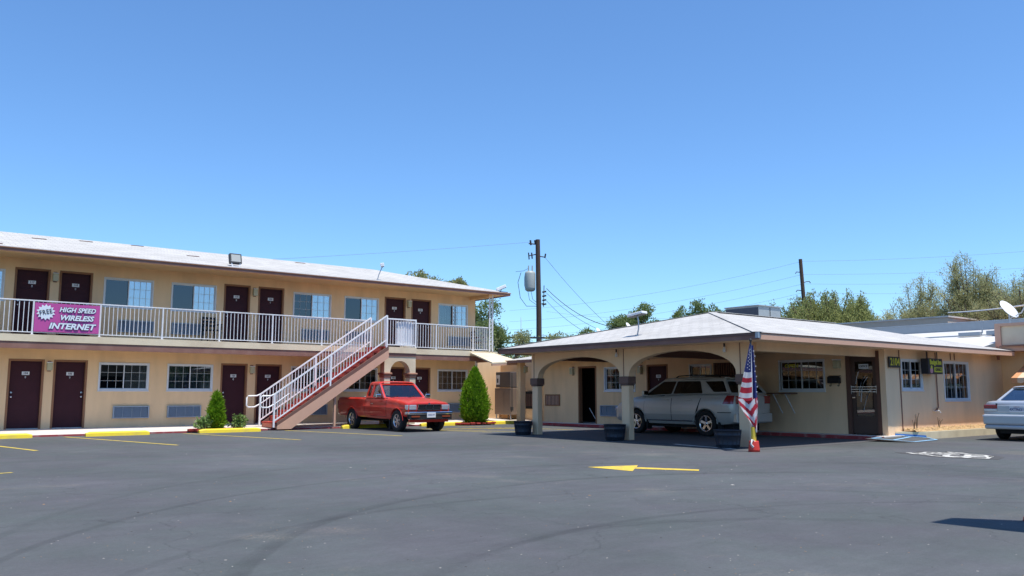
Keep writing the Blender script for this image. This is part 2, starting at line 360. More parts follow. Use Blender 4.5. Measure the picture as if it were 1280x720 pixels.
# ------------------------------------------------------------------ setting: ground
def asphalt():
    m = mat("asphalt", (.118, .122, .128), .92)
    n = m.node_tree.nodes; l = m.node_tree.links; b = n["Principled BSDF"]; b.inputs["Specular IOR Level"].default_value = .3
    g = n.new("ShaderNodeTexCoord")
    def noise(scale, detail=6, rough=.6, vec=None, dist=0):
        t = n.new("ShaderNodeTexNoise"); t.inputs["Scale"].default_value = scale; t.inputs["Detail"].default_value = detail
        t.inputs["Roughness"].default_value = rough; t.inputs["Distortion"].default_value = dist; l.new(vec or g.outputs["Object"], t.inputs[0]); return t.outputs[0]
    def rng(x, a, c, d, e):
        r = n.new("ShaderNodeMapRange"); r.inputs[1].default_value = a; r.inputs[2].default_value = c; r.inputs[3].default_value = d; r.inputs[4].default_value = e
        l.new(x, r.inputs[0]); return r.outputs[0]
    def mth(op, x, y=None, v=None):
        q = n.new("ShaderNodeMath"); q.operation = op; l.new(x, q.inputs[0])
        if y is not None: l.new(y, q.inputs[1])
        if v is not None: q.inputs[1].default_value = v
        return q.outputs[0]
    f = mth('MULTIPLY', rng(noise(.22, 5, .6, dist=.6), .3, .7, .80, 1.14), rng(noise(2.2, 8, .7), .3, .7, .9, 1.1))
    f = mth('MULTIPLY', f, rng(noise(110, 3, .8), .2, .8, .72, 1.3))
    # sweeping strokes of the sealer
    mp = n.new("ShaderNodeMapping"); mp.inputs["Rotation"].default_value = (0, 0, R(38)); mp.inputs["Scale"].default_value = (.25, 2.4, 1)
    l.new(g.outputs["Object"], mp.inputs[0]); f = mth('MULTIPLY', f, rng(noise(1.4, 7, .7, mp.outputs[0], 1.5), .3, .7, .945, 1.05))
    f = mth('MULTIPLY', f, rng(noise(24, 5, .8), .3, .7, .88, 1.12))
    sp = n.new("ShaderNodeSeparateXYZ"); l.new(g.outputs["Object"], sp.inputs[0])
    # curved tyre marks: (centre x, y, radius, half width, strength)
    wob = rng(noise(.5, 3), 0, 1, -.06, .06)
    for (cx, cy, r, hw, st, ml) in ((7.56, 3.38, 7.58, .045, .18, -9), (7.61, 2.60, 6.22, .05, .20, -9), (7.70, 2.52, 6.42, .03, .11, -9), (5.52, 2.50, 5.33, .05, .13, -9), (6.21, .17, 5.53, .05, .15, 3.0),
                                (7.91, 3.69, 5.15, .035, .14, 6.0), (5.19, 2.49, 3.09, .08, .12, -9), (9.5, 4.5, 9.2, .05, .10, -9)):
        dx = mth('ADD', sp.outputs[0], v=-cx); dy = mth('ADD', sp.outputs[1], v=-cy)
        dd = mth('SQRT', mth('ADD', mth('MULTIPLY', dx, dx), mth('MULTIPLY', dy, dy)))
        e = mth('ABSOLUTE', mth('ADD', mth('ADD', dd, v=-r), wob))
        band = rng(e, hw * .7, hw * 1.4, st, 0)
        if ml > -9: band = mth('MULTIPLY', band, rng(sp.outputs[0], ml, ml + 1.0, 0, 1))
        patch = rng(noise(.35, 6, .7), .32, .52, .35, 1.0)
        k = mth('SUBTRACT', mth('MULTIPLY', mth('MULTIPLY', band, patch), v=-1.0), v=-1.0)
        f = mth('MULTIPLY', f, k)
    # cracks
    vo = n.new("ShaderNodeTexVoronoi"); vo.feature = 'DISTANCE_TO_EDGE'; vo.inputs["Scale"].default_value = .30
    nz = n.new("ShaderNodeTexNoise"); nz.inputs["Scale"].default_value = 1.3; nz.inputs["Detail"].default_value = 6
    l.new(g.outputs["Object"], nz.inputs[0]); va = n.new("ShaderNodeVectorMath"); va.operation = 'ADD'
    l.new(g.outputs["Object"], va.inputs[0]); l.new(nz.outputs["Color"], va.inputs[1]); l.new(va.outputs[0], vo.inputs[0])
    f = mth('MULTIPLY', f, rng(vo.outputs["Distance"], .0, .004, .78, 1.0))
    cc = n.new("ShaderNodeMix"); cc.data_type = 'RGBA'; cc.blend_type = 'MULTIPLY'; cc.inputs[0].default_value = 1; cc.inputs[6].default_value = (.094, .099, .102, 1)
    hv = n.new('ShaderNodeMix'); hv.data_type = 'RGBA'; hv.inputs[6].default_value = (.098, .098, .106, 1); hv.inputs[7].default_value = (.088, .100, .098, 1); l.new(rng(noise(.6, 6, .65), .35, .65, 0, 1), hv.inputs[0]); l.new(hv.outputs[2], cc.inputs[6])
    l.new(f, cc.inputs[7])
    # pale dusty patches and light specks
    dm = n.new("ShaderNodeMix"); dm.data_type = 'RGBA'; dm.inputs[7].default_value = (.30, .255, .20, 1)
    l.new(cc.outputs[2], dm.inputs[6]); l.new(mth('MULTIPLY', rng(noise(.45, 5, .6), .60, .74, 0, .55), rng(noise(30, 3, .8), .42, .62, 0, 1)), dm.inputs[0])
    v2 = n.new("ShaderNodeTexVoronoi"); v2.inputs["Scale"].default_value = 7.0; l.new(g.outputs["Object"], v2.inputs[0])
    s2 = n.new("ShaderNodeSeparateColor"); l.new(v2.outputs["Color"], s2.inputs[0])
    sz = rng(s2.outputs[0], .90, 1.0, 0.0, .085)
    lt = n.new("ShaderNodeMath"); lt.operation = 'LESS_THAN'; l.new(v2.outputs["Distance"], lt.inputs[0]); l.new(sz, lt.inputs[1])
    sm_ = n.new("ShaderNodeMix"); sm_.data_type = 'RGBA'; sm_.inputs[7].default_value = (.42, .39, .34, 1)
    l.new(dm.outputs[2], sm_.inputs[6]); l.new(mth('MULTIPLY', lt.outputs[0], v=.8), sm_.inputs[0]); l.new(sm_.outputs[2], b.inputs["Base Color"])
    bp = n.new("ShaderNodeBump"); bp.inputs["Strength"].default_value = .35; bp.inputs["Distance"].default_value = .006
    l.new(noise(140, 3, .8), bp.inputs["Height"]); l.new(bp.outputs[0], b.inputs["Normal"])
    return m
M['asphalt'] = asphalt()
g = MB(); g.quad((-700, -700, 0), (700, -700, 0), (700, 700, 0), (-700, 700, 0))
kind(obj("ground", g, 'asphalt'), 'structure', "grey sealed asphalt parking lot with curved tyre marks")

g = MB(); rr_ = random.Random(5)
for k in range(1500):
    d = 3.2 + 16 * rr_.random() ** 1.6; a = R(90 - 38.5) + rr_.uniform(-.62, .62) if False else R(51.5) + rr_.uniform(-.62, .62); x, y = d * cos(a), d * sin(a)
    if x > 14.8 and y > 10.2: continue
    q = rr_.uniform(.002, .0075) * (1 if rr_.random() > .03 else 2.6); t_ = rr_.uniform(0, 6.28); h = q * .5; m_ = 0 if rr_.random() < .28 else (1 if rr_.random() < .7 else 2)
    P4 = [(x + q * cos(t_ + b) * (1.6 if b in (0, pi) else .8), y + q * sin(t_ + b) * (1.6 if b in (0, pi) else .8)) for b in (0, pi / 2, pi, 3 * pi / 2)]
    g.add([(px, py, .0005) for px, py in P4] + [(x, y, h)], [(0, 1, 4), (1, 2, 4), (2, 3, 4), (3, 0, 4)], m_)
kind(obj("litter", g, [mat("litter_pale", (.40, .38, .34), .9), mat("litter_brown", (.26, .17, .10), .9), mat("litter_dark", (.04, .035, .03), .9)], fix=False), 'stuff', "scattered grit, dry leaf bits and pale chips on the asphalt")
YW = 28.7            # facade plane of the long two-storey block
YK = 26.35           # its kerb line
g = MB()             # sidewalk: rises gently to the doors
g.add([(-16, YK, -.05), (24, YK, -.05), (24, 30.5, -.05), (-16, 30.5, -.05), (-16, YK, .05), (24, YK, .05), (24, YW, .13), (24, 30.5, .13), (-16, 30.5, .13), (-16, YW, .13)],
      [(0, 1, 5, 4), (4, 5, 6, 9), (9, 6, 7, 8), (1, 2, 7, 6, 5), (3, 0, 4, 9, 8), (2, 3, 8, 7)])
sw = kind(obj("sidewalk", g, 'concrete'), 'structure', "pale concrete walkway along the two-storey block")
g = MB(); g.box(-16, YK - .02, -.03, 21.0, YK - .002, .048)
kind(obj("kerb", g, 'redpaint'), 'structure', "worn red painted kerb face of the walkway")
XW = 21.3            # wall plane under the carport
g = MB(); g.box(20.75, 10.98, -.05, 23, 25.0, .10)
kind(obj("sidewalk", g, 'concrete'), 'structure', "shaded concrete walkway under the carport wall")
g = MB(); g.box(20.722, 11.0, -.03, 20.748, 25.0, .095)
kind(obj("kerb", g, 'redpaint'), 'structure', "red painted kerb under the carport")

def sheet(name, pts, m, z=.004, label=None):
    g = MB(); g.poly([(x, y, z) for x, y in pts]); return kind(obj(name, g, m), 'structure', label)
def stripe(name, a, b, wd, m, z=.004, label=None):
    a = Vector((a[0], a[1])); b = Vector((b[0], b[1])); d = (b - a).normalized(); p = Vector((-d.y, d.x)) * wd / 2
    return sheet(name, [a - p, b - p, b + p, a + p], m, z, label)
PL = "faded yellow parking line angled away from the kerb"
for a, b in (((2.45, 25.0), (3.32, 20.1)), ((4.93, 25.9), (6.21, 20.2)), ((8.1, 25.9), (9.36, 20.46)), ((11.3, 25.9), (12.45, 20.6)), ((14.5, 25.9), (15.75, 20.8)),
             ((-.8, 25.9), (.4, 20.2)), ((17.6, 25.6), (18.85, 20.5)), ((1.2, 14.6), (2.15, 14.85)), ((15.3, 24.1), (16.6, 20.2))):
    stripe("parking_line", a, b, .10, 'yline', label=PL)
for k in range(4):
    stripe("parking_line", (15.6 + k * .5, 24.3 - k * .5), (17.2 + k * .5, 23.4 - k * .5), .09, 'yline', label="faint yellow hatching by the clipped shrub")
sheet("arrow_marking", [(9.62, 10.12), (10.5, 9.84), (10.22, 9.60), (10.68, 8.70), (10.50, 8.56), (10.00, 9.44), (9.66, 9.16)], 'ybright', label="yellow direction arrow painted on the asphalt")
sheet("kerb_marking", [(15.38, 13.3), (15.52, 13.3), (15.16, 11.3), (15.02, 11.3)], 'wline', .006, "white painted edge line at the carport slab")
# carport slab
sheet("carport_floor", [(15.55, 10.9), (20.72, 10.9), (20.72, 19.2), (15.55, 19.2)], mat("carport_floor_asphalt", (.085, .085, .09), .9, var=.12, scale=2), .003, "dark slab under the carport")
# access aisle in blue by the planter
g = MB(); RPQ = [(20.05, 11.12, .068), (21.62, 11.14, .098), (22.2, 10.62, .05), (21.95, 10.15, .002), (20.45, 10.08, .002)]
g.add(RPQ, [(0, 4, 1), (4, 3, 1), (3, 2, 1)]); kind(obj("access_ramp", g, 'asphalt', fix=False), 'structure', "low asphalt ramp up to the office door")
def zr(x, y): return .002 + .096 * max(0, min(1, (y - 10.10) / 1.02)) * (.75 + .25 * min(1, max(0, (x - 20) / 1.6)))
for a, b in (((20.2, 11.02), (20.62, 10.17)), ((20.62, 10.17), (21.9, 10.22)), ((20.2, 11.02), (21.55, 11.08)), ((20.45, 10.58), (21.68, 10.78)), ((21.55, 11.08), (22.12, 10.56)), ((22.12, 10.56), (21.9, 10.22))):
    a = Vector(a); b = Vector(b); p = Vector((-(b - a).y, (b - a).x)).normalized() * .035; g = MB(); m_ = 6
    for k in range(m_):
        q = [a.lerp(b, k / m_) - p, a.lerp(b, (k + 1) / m_) - p, a.lerp(b, (k + 1) / m_) + p, a.lerp(b, k / m_) + p]; g.poly([(v.x, v.y, zr(v.x, v.y) + .010) for v in q])
    kind(obj("blue_line", g, 'bline'), 'structure', "light blue painted line by the office door")

# highway shield painted on the lot (drawn in its own plane)
def shield():
    fb = [(-.50, .52), (-.38, .40), (-.20, .44), (0, .56), (.20, .44), (.38, .40), (.50, .52), (.60, .30), (.52, .12), (.60, -.10), (.46, -.34), (.20, -.48), (0, -.60), (-.20, -.48), (-.46, -.34), (-.60, -.10), (-.52, .12), (-.60, .30)]
    root = bpy.data.objects.new("shield_marking", None); COL.objects.link(root); root['kind'] = 'structure'
    root['label'] = "white highway shield painted on dark patch of asphalt"
    ax = Vector((-.45, -.89)).normalized(); ay = Vector((.89, -.45))
    root.location = (17.0, 7.62, 0); root.rotation_euler = (0, 0, 0)
    root.rotation_euler = (0, 0, math.atan2(-ay.x, ay.y) if False else R(-28))
    SX, SY = .95, 1.55
    g = MB(); o = [(x * SX, y * SY) for x, y in fb]; i = [(x * SX * .87, y * SY * .9) for x, y in fb]
    for k in range(len(o)):
        a = o[k]; b = o[(k + 1) % len(o)]; c = i[(k + 1) % len(o)]; d = i[k]; g.quad((*a, .006), (*b, .006), (*c, .006), (*d, .006))
    g.box(-.50, .33, .0055, .50, .39, .0062)
    obj("shield_outline", g, 'wline', root)
    g = MB(); g.poly([(x * SX * 1.25, y * SY * 1.25, .003) for x, y in fb]); obj("dark_patch", g, mat("dark_sealer_patch", (.07, .068, .066), .9, var=.2, scale=3), root)
    text("ROUTE", .26, 'wline', root, (0, .52, .006), (0, 0, 0), ext=0, bold=.008)
    text("US", .34, 'wline', root, (0, .15, .006), (0, 0, 0), ext=0, bold=.012)
    text("66", .92, 'wline', root, (0, -.33, .006), (0, 0, 0), ext=0, bold=.02)
    return root
shield()

# ------------------------------------------------------------------ facade pieces (local: x right, -y outward, z up)
def make_window(parent, loc, rot, w=1.52, h=.9, lgrid=(3, 3), rgrid=(3, 3), lg='glass', rg='glass', lcur='curtain', rcur='curtain', lopen=1.0, ropen=1.0, lofs=0, label=None):
    """loc = lower left corner of the opening"""
    fr = MB(); t = .045
    for a in ((-t, -.02, -t, 0, .08, h + t), (w, -.02, -t, w + t, .08, h + t), (0, -.02, -t, w, .08, 0), (0, -.02, h, w, .08, h + t)): fr.box(*a)
    W = obj('window', fr, 'winframe', parent, loc, rot, bevel=.006)
    if label: W['label'] = label
    g = MB(); mid = w / 2
    g.box(-t - .01, -.035, -t - .028, w + t + .01, .0, -t - .001); obj('sill', g, 'winframe', W)
    for (x0, x1, yo, gr, gm, nm) in ((0, mid + .02, .045, lgrid, lg, 'sash'), (mid - .02, w, .015, rgrid, rg, 'sash')):
        s = MB(); b = .03
        s.box(x0, yo, 0, x0 + b, yo + .02, h); s.box(x1 - b, yo, 0, x1, yo + .02, h); s.box(x0 + b, yo, 0, x1 - b, yo + .02, b); s.box(x0 + b, yo, h - b, x1 - b, yo + .02, h)
        if gr:
            for k in range(1, gr[0]): xx = x0 + (x1 - x0) * k / gr[0]; s.box(xx - .005, yo + .003, b, xx + .005, yo + .013, h - b, 1)
            for k in range(1, gr[1]): zz = h * k / gr[1]; s.box(x0 + b, yo + .004, zz - .005, x1 - b, yo + .0125, zz + .005, 1)
        obj('sash', s, ['winframe', 'muntin'], W)
        p = MB(); p.box(x0 + b, yo + .014, b, x1 - b, yo + .018, h - b); obj('pane', p, gm, W)
    def cur(x0, x1, m):
        c = MB(); n = int((x1 - x0) / .018); pts = [(x0 + (x1 - x0) * i / n, .115 + .016 * sin(i * .9 + x0 * 7) + .006 * sin(i * 2.3)) for i in range(n + 1)]
        for i in range(n): c.add([(pts[i][0], pts[i][1], -.05), (pts[i + 1][0], pts[i + 1][1], -.05), (pts[i + 1][0], pts[i + 1][1], h + .05), (pts[i][0], pts[i][1], h + .05)], [(0, 1, 2, 3)], 0, True)
        obj('curtain', c, m, W, fix=False)
    if lcur: cur(.02 + lofs, .02 + lofs + (mid - .04) * lopen, lcur)
    if rcur: cur(w - .02 - (mid - .04) * ropen, w - .02, rcur)
    return W

def make_door(parent, loc, rot, num, w=.93, h=2.02, knob=-1, plate=True, louvre=False):
    f = MB(); t = .06
    f.box(0, -.012, 0, t, .15, h + t); f.box(w - t, -.012, 0, w, .15, h + t); f.box(t, -.012, h, w - t, .15, h + t)
    D = obj('door', f, 'jamb', parent, loc, rot, bevel=.006)
    s = MB(); s.box(t, .075, .025, w - t, .115, h)
    if louvre:
        for k in range(3):
            for j in (0, 1): s.box(t + .12 + j * .36, .068, h - .35 - k * .12, t + .36 + j * .36, .078, h - .31 - k * .12)
    obj('door_leaf', s, 'door', D, bevel=.005)
    s = MB(); s.box(t, .02, 0, w - t, .13, .024); obj('threshold', s, 'steel', D)
    kx = t + .07 if knob < 0 else w - t - .07
    s = MB(); s.cyl((kx, .075, .95), (kx, .03, .95), .012, n=8); s.lathe([(0, .0), (.022, .002), (.03, .018), (.022, .035), (0, .04)], (kx, .012, .95), 'y', 10)
    s.cyl((kx, .075, 1.08), (kx, .058, 1.08), .026, n=10); obj('handle', s, 'alloy', D)
    if plate:
        s = MB(); s.box(w / 2 - .10, .066, 1.60, w / 2 + .10, .074, 1.70); s.cyl((w / 2, .075, 1.53), (w / 2, .066, 1.53), .02, n=8)
        s.add([(w / 2 - .02, .066, 1.56), (w / 2 + .02, .066, 1.56), (w / 2, .066, 1.49)], [(0, 1, 2)]); pl = obj('number_plate', s, 'plate', D)
        text(num, .085, 'blackprint', D, (w / 2, .063, 1.65), (R(90), 0, 0), 'number', .001, bold=.002)
    return D

_ac = []
def make_ac(parent, loc, rot, w=1.08, h=.38):
    if not _ac:
        g = MB(); g.box(0, -.05, 0, .035, .05, h); g.box(w - .035, -.05, 0, w, .05, h); g.box(.035, -.05, 0, w - .035, .05, .03); g.box(.035, -.05, h - .03, w - .035, .05, h); g.box(.03, .0, .02, w - .03, .04, h - .02, 1)
        A = obj('air_conditioner', g, ['ac', 'ac_dk'], parent, loc, rot)
        s = MB()
        for k in range(9): z = .04 + k * (h - .075) / 9; s.add([(.036, -.03, z), (w - .036, -.03, z), (w - .036, -.006, z + .026), (.036, -.006, z + .026)], [(0, 1, 2, 3)])
        for x in (w * .27, w * .52, w * .77): s.box(x - .006, -.035, .03, x + .006, -.028, h - .03)
        obj('grille', s, 'ac', A, fix=False); _ac.append(A); return A
    return copy_tree(_ac[0], parent, loc, rot)
_wl = []
def make_lamp(parent, loc, rot):
    if not _wl:
        g = MB(); g.box(-.05, -.02, -.16, .05, 0, .16)
        L = obj('wall_lamp', g, 'brown', parent, loc, rot)
        s = MB(); s.box(-.075, -.13, -.13, .075, -.021, .10); s.box(-.085, -.14, .10, .085, -.02, .125, 1); obj('lamp_shade', s, ['lamp', 'white'], L, bevel=.012)
        _wl.append(L); return L
    return copy_tree(_wl[0], parent, loc, rot)

# ------------------------------------------------------------------ two-storey guest block
motel = thing('motel_building', "long tan two-storey block with dark maroon doors and white roof", 'motel building', (3, YW, 0))
RM = rel(motel)
X0 = -14.0; X1 = 20.84
P = lambda u, d, z: (u, YW + d, z)
z_lo, z_up = .13, 2.87
doorsX = [(3.85, 4.80), (5.05, 5.99), (10.14, 11.07), (11.36, 12.32), (16.46, 17.42), (17.68, 18.62)]
winX = [(6.31, 7.82), (8.38, 9.88), (12.67, 14.18), (14.72, 16.20), (18.96, 20.45)]
xL = [(-6.25, -5.32), (-5.05, -4.12), (-12.4, -11.47), (-11.2, -10.27), (-2.4 + .0, -1.47), (-1.2, -.27)]
wL = [(-3.9 + .0, -2.8), (.2, 1.72), (2.09, 3.60), (-8.0, -6.5), (-9.9, -8.4)]
holes = []
for a, b in doorsX + xL: holes += [(a, b, z_lo, 2.20), (a, b, z_up, 4.94)]
for a, b in winX + wL: holes += [(a + .03, b - .03, 1.29, 2.12), (a + .03, b - .03, 3.91, 4.81)]
g = MB(); wall_holes(g, X0, X1, -.02, 5.27, holes, P)
g.quad((X1, YW, -.02), (X1, 33.8, -.02), (X1, 33.8, 5.27), (X1, YW, 5.27)); g.quad((X0, YW, -.02), (X0, YW, 5.27), (X0, 33.8, 5.27), (X0, 33.8, -.02)); g.quad((X0, 33.8, -.02), (X0, 33.8, 5.27), (X1, 33.8, 5.27), (X1, 33.8, -.02))
obj('wall', g, 'stucco', motel, RM)
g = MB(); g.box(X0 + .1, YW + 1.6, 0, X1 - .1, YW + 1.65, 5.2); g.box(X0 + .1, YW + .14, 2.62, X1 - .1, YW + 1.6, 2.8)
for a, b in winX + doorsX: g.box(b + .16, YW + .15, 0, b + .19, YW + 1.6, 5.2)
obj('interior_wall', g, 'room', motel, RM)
nlo = ['104', '105', '106', '107', '108', '109']; nup = ['117', '118', '119', '120', '121', '122']
for i, (a, b) in enumerate(doorsX):
    kn = -1 if i % 2 == 0 else 1
    make_door(motel, (a - 3, 0, z_lo), 0, nlo[i], b - a, 2.01, kn); make_door(motel, (a - 3, 0, z_up), 0, nup[i], b - a, 2.01, kn, louvre=True)
for a, b in xL:
    make_door(motel, (a - 3, 0, z_lo), 0, '102', b - a, 2.01); make_door(motel, (a - 3, 0, z_up), 0, '115', b - a, 2.01)
for i, (a, b) in enumerate(winX):
    x = a + .045 - 3; W = b - a - .09
    lo = [dict(lcur=None, lg='glass_dark', rcur='curtain', ropen=.35), dict(), dict(lg='glass_dark', rcur='curtain'), dict(lg='glass_dark'), dict(lg='glass')][i]
    make_window(motel, (x, 0, 1.315), 0, W, .79, **lo)
    up = [dict(lgrid=None, lg='glass_dark', rg='glass_sky', rcur='curtain_lt', lcur='curtain', rgrid=(4, 3)), dict(lgrid=None, lg='glass_dark', rg='glass_sky', rcur='curtain_lt', rgrid=(4, 3)),
          dict(lg='glass_dark', rg='glass_sky', rcur='curtain_lt', ropen=.6), dict(lgrid=None, lg='glass_dark', lcur='curtain_br', lopen=.3, lofs=.5, rg='glass_sky', rcur='curtain_lt'),
          dict(lgrid=None, lg='glass', lcur='curtain', lopen=.62, rg='glass_sky', rcur='curtain_lt')][i]
    make_window(motel, (x, 0, 3.955), 0, W, .85, **up)
    acx = [6.78, 8.43, 13.02, 14.80, 19.45][i]
    make_ac(motel, (acx - 3, -.03, .40), 0); make_ac(motel, (acx - 3, -.03, 3.12), 0)
for a, b in wL[1:3]:
    make_window(motel, (a - 2.955, 0, 1.315), 0, b - a - .09, .79); make_window(motel, (a - 2.955, 0, 3.955), 0, b - a - .09, .85, rg='glass_sky', rcur='curtain_lt')
for x in (4.925, 11.215, 17.55): make_lamp(motel, (x - 3, 0, 2.0), 0); make_lamp(motel, (x - 3, 0, 4.72), 0)
# balcony slab, its cream edge and brown trim
g = MB(); g.box(X0, 27.42, 2.62, 21.0, YW - .002, 2.86); g.box(X0, 27.38, 2.66, 21.02, 27.418, 2.862, 0)
g.box(X0, 27.40, 2.46, 21.0, 27.50, 2.655, 1); g.box(20.9, 27.5, 2.46, 21.0, YW - .002, 2.617, 1); obj('balcony_floor', g, ['cream', 'brown'], motel, RM)
# roof (hip), fascia, soffit
EY, EX = 27.05, 21.45; ze = 5.30; RY = 31.2; rz = 6.38; RX = 17.3
g = MB()
g.quad((X0, EY, ze), (EX, EY, ze), (RX, RY, rz), (X0, RY, rz), 0)
g.add([(EX, EY, ze), (EX, 2 * RY - EY, ze), (RX, RY, rz)], [(0, 1, 2)], 1); g.quad((X0, RY, rz), (RX, RY, rz), (EX, 2 * RY - EY, ze), (X0, 2 * RY - EY, ze), 0)
rf = obj('roof', g, ['roof', 'roofY'], motel, RM, fix=False)
g = MB(); g.box(X0, EY, 5.285, EX, EY + .02, 5.297, 1); g.box(X0, EY + .01, 5.17, EX - .01, EY + .05, 5.284); g.box(EX - .05, EY + .051, 5.17, EX - .01, 2 * RY - EY, 5.284)
g.box(X0, EY - .012, 5.255, EX + .012, EY + .008, 5.284, 2)
obj('fascia', g, ['brown', 'white', 'jamb'], rf)
g = MB(); g.box(X0, EY + .06, 5.21, EX - .06, 2 * RY - EY, 5.23); obj('soffit', g, 'soffit', rf)
g = MB(); g.box(20.55, EY + .3, 5.08, 20.72, YW - .003, 5.208); obj('beam', g, 'stucco', rf)
g = MB()
for (x, y) in ((2.9, 27.35), (1.2, 29.5), (4.4, 29.9), (3.0, 30.4), (5.9, 30.6), (7.6, 30.9), (13.6, 30.7), (9.0, 29.2)):
    z = ze + (rz - ze) * (y - EY) / (RY - EY); k = .27
    g.add([(x, y, z + .02), (x + .42, y, z + .012), (x + .42, y + .16, z + .055), (x, y + .16, z + .05), (x, y, z - .02), (x + .42, y, z - .02)], [(0, 1, 2, 3), (4, 5, 1, 0)])
obj('loose_shingle', g, 'brown_dk', rf)
g = MB(); g.box(20.88, 27.05, 5.30, 21.3, 27.3, 5.33); g.box(20.95, 27.4, 5.32, 21.35, 27.6, 5.36); obj('loose_tar_paper', g, 'dkgrey', rf)
# ornamental corner post
g = MB()
for x in (20.60, 20.76): g.box(x - .02, 27.36, 2.87, x + .02, 27.40, 5.20)
pts = []
for k in range(14):
    z = 2.95 + k * .162; g.bar((20.62, 27.38, z), (20.74, 27.38, z + .15), .012, .012); g.bar((20.74, 27.38, z), (20.62, 27.38, z + .15), .012, .012)
obj('corner_post', g, 'white_dirty', motel, RM)

# balcony rail
rail = thing('balcony_railing', "white metal balcony railing along the upper walkway, left of the stairs", 'railing', (4, 27.45, 2.86))
rail2 = thing('balcony_railing', "white metal balcony railing on the upper walkway, right of the stairs", 'railing', (18, 27.45, 2.86))
bal = MB(); bal.box(-.009, -.009, .085, .009, .009, .965); balm = bal.mesh('baluster', 'white_dirty'); fixn(balm)
pst = MB(); pst.box(-.022, -.022, -.02, .022, .022, .985); pst.box(-.05, -.05, -.0, .05, .05, .012); pstm = pst.mesh('post', 'white_dirty'); fixn(pstm)
def run_rail(root, x0, x1, posts, y=27.45, step=.118):
    ox, oy, oz = root.location
    g = MB(); g.box(x0, y - .022, 2.86 + .965, x1, y + .022, 2.86 + 1.0); obj('top_rail', g, 'white_dirty', root, rel(root), bevel=.004)
    g = MB(); g.box(x0, y - .016, 2.86 + .06, x1, y + .016, 2.86 + .085); obj('bottom_rail', g, 'white_dirty', root, rel(root))
    for p in posts: obj('post', pstm, None, root, (p - ox, y - oy, 0))
    ps = [x0] + list(posts) + [x1]
    for a, b in zip(ps, ps[1:]):
        if b - a < .2: continue
        n = max(1, round((b - a) / step))
        for k in range(1, n): obj('baluster', balm, None, root, (a + (b - a) * k / n - ox, y - oy, 0))
run_rail(rail, .4, 14.98, [.42, 2.4, 4.21, 5.99, 7.8, 9.6, 11.4, 13.23, 14.96])
run_rail(rail2, 16.62, 20.74, [18.05, 19.82])
def side_rail():
    g = MB(); g.box(20.70, 27.47, 3.825, 20.74, 28.69, 3.86); g.box(20.705, 27.47, 2.92, 20.735, 28.69, 2.945); obj('side_rail', g, 'white_dirty', rail2, rel(rail2))
    for k in range(1, 10): obj('baluster', balm, None, rail2, (20.72 - 18, k * .122, 0))
side_rail()

# banner
ban = thing('banner', "magenta banner advertising free high speed wireless internet, tied to the balcony railing", 'banner', (5.1, 27.40, 2.9))
g = MB(); n = 16
for i in range(n):
    a, b = -.86 + 1.72 * i / n, -.86 + 1.72 * (i + 1) / n; f = lambda x: .006 * sin(x * 6); sg_ = lambda x: .895 - .010 * abs(sin((x + .86) * 9.1))
    g.add([(a, f(a), .05), (b, f(b), .05), (b, f(b), sg_(b)), (a, f(a), sg_(a)), (a, f(a) + .006, .05), (b, f(b) + .006, .05), (b, f(b) + .006, sg_(b)), (a, f(a) + .006, sg_(a))], [(0, 1, 2, 3), (7, 6, 5, 4), (3, 2, 6, 7), (0, 4, 5, 1)])
obj('banner_sheet', g, 'pink', ban, fix=False)
g = MB(); pts = []
for k in range(28): a = 2 * pi * k / 28; r = .25 if k % 2 else .185; pts.append((-.58 + r * cos(a) * 1.0, -.018, .62 + r * sin(a) * .95))
g.poly(pts[::-1]); g.v = [(x, y, z) for x, y, z in g.v]; obj('starburst', g, 'bannertext', ban, fix=False)
text("FREE", .19, 'blackprint', ban, (-.58, -.026, .62), (R(90), R(-14), 0), bold=.001, sx=.80, ext=.001, space=1.12)
for (bd, sz, x, z, bo, sx_) in (("HIGH SPEED", .19, .25, .71, .006, .94), ("WIRELESS", .205, .235, .475, .008, 1.02), ("INTERNET", .235, .12, .225, .009, 1.12)):
    text(bd, sz, 'signoutline', ban, (x, -.0155, z), (R(90), 0, 0), shear=.25, bold=bo + .010, sx=sx_, ext=.001); text(bd, sz, 'bannertext', ban, (x, -.021, z), (R(90), 0, 0), shear=.25, bold=bo, sx=sx_, ext=.001)

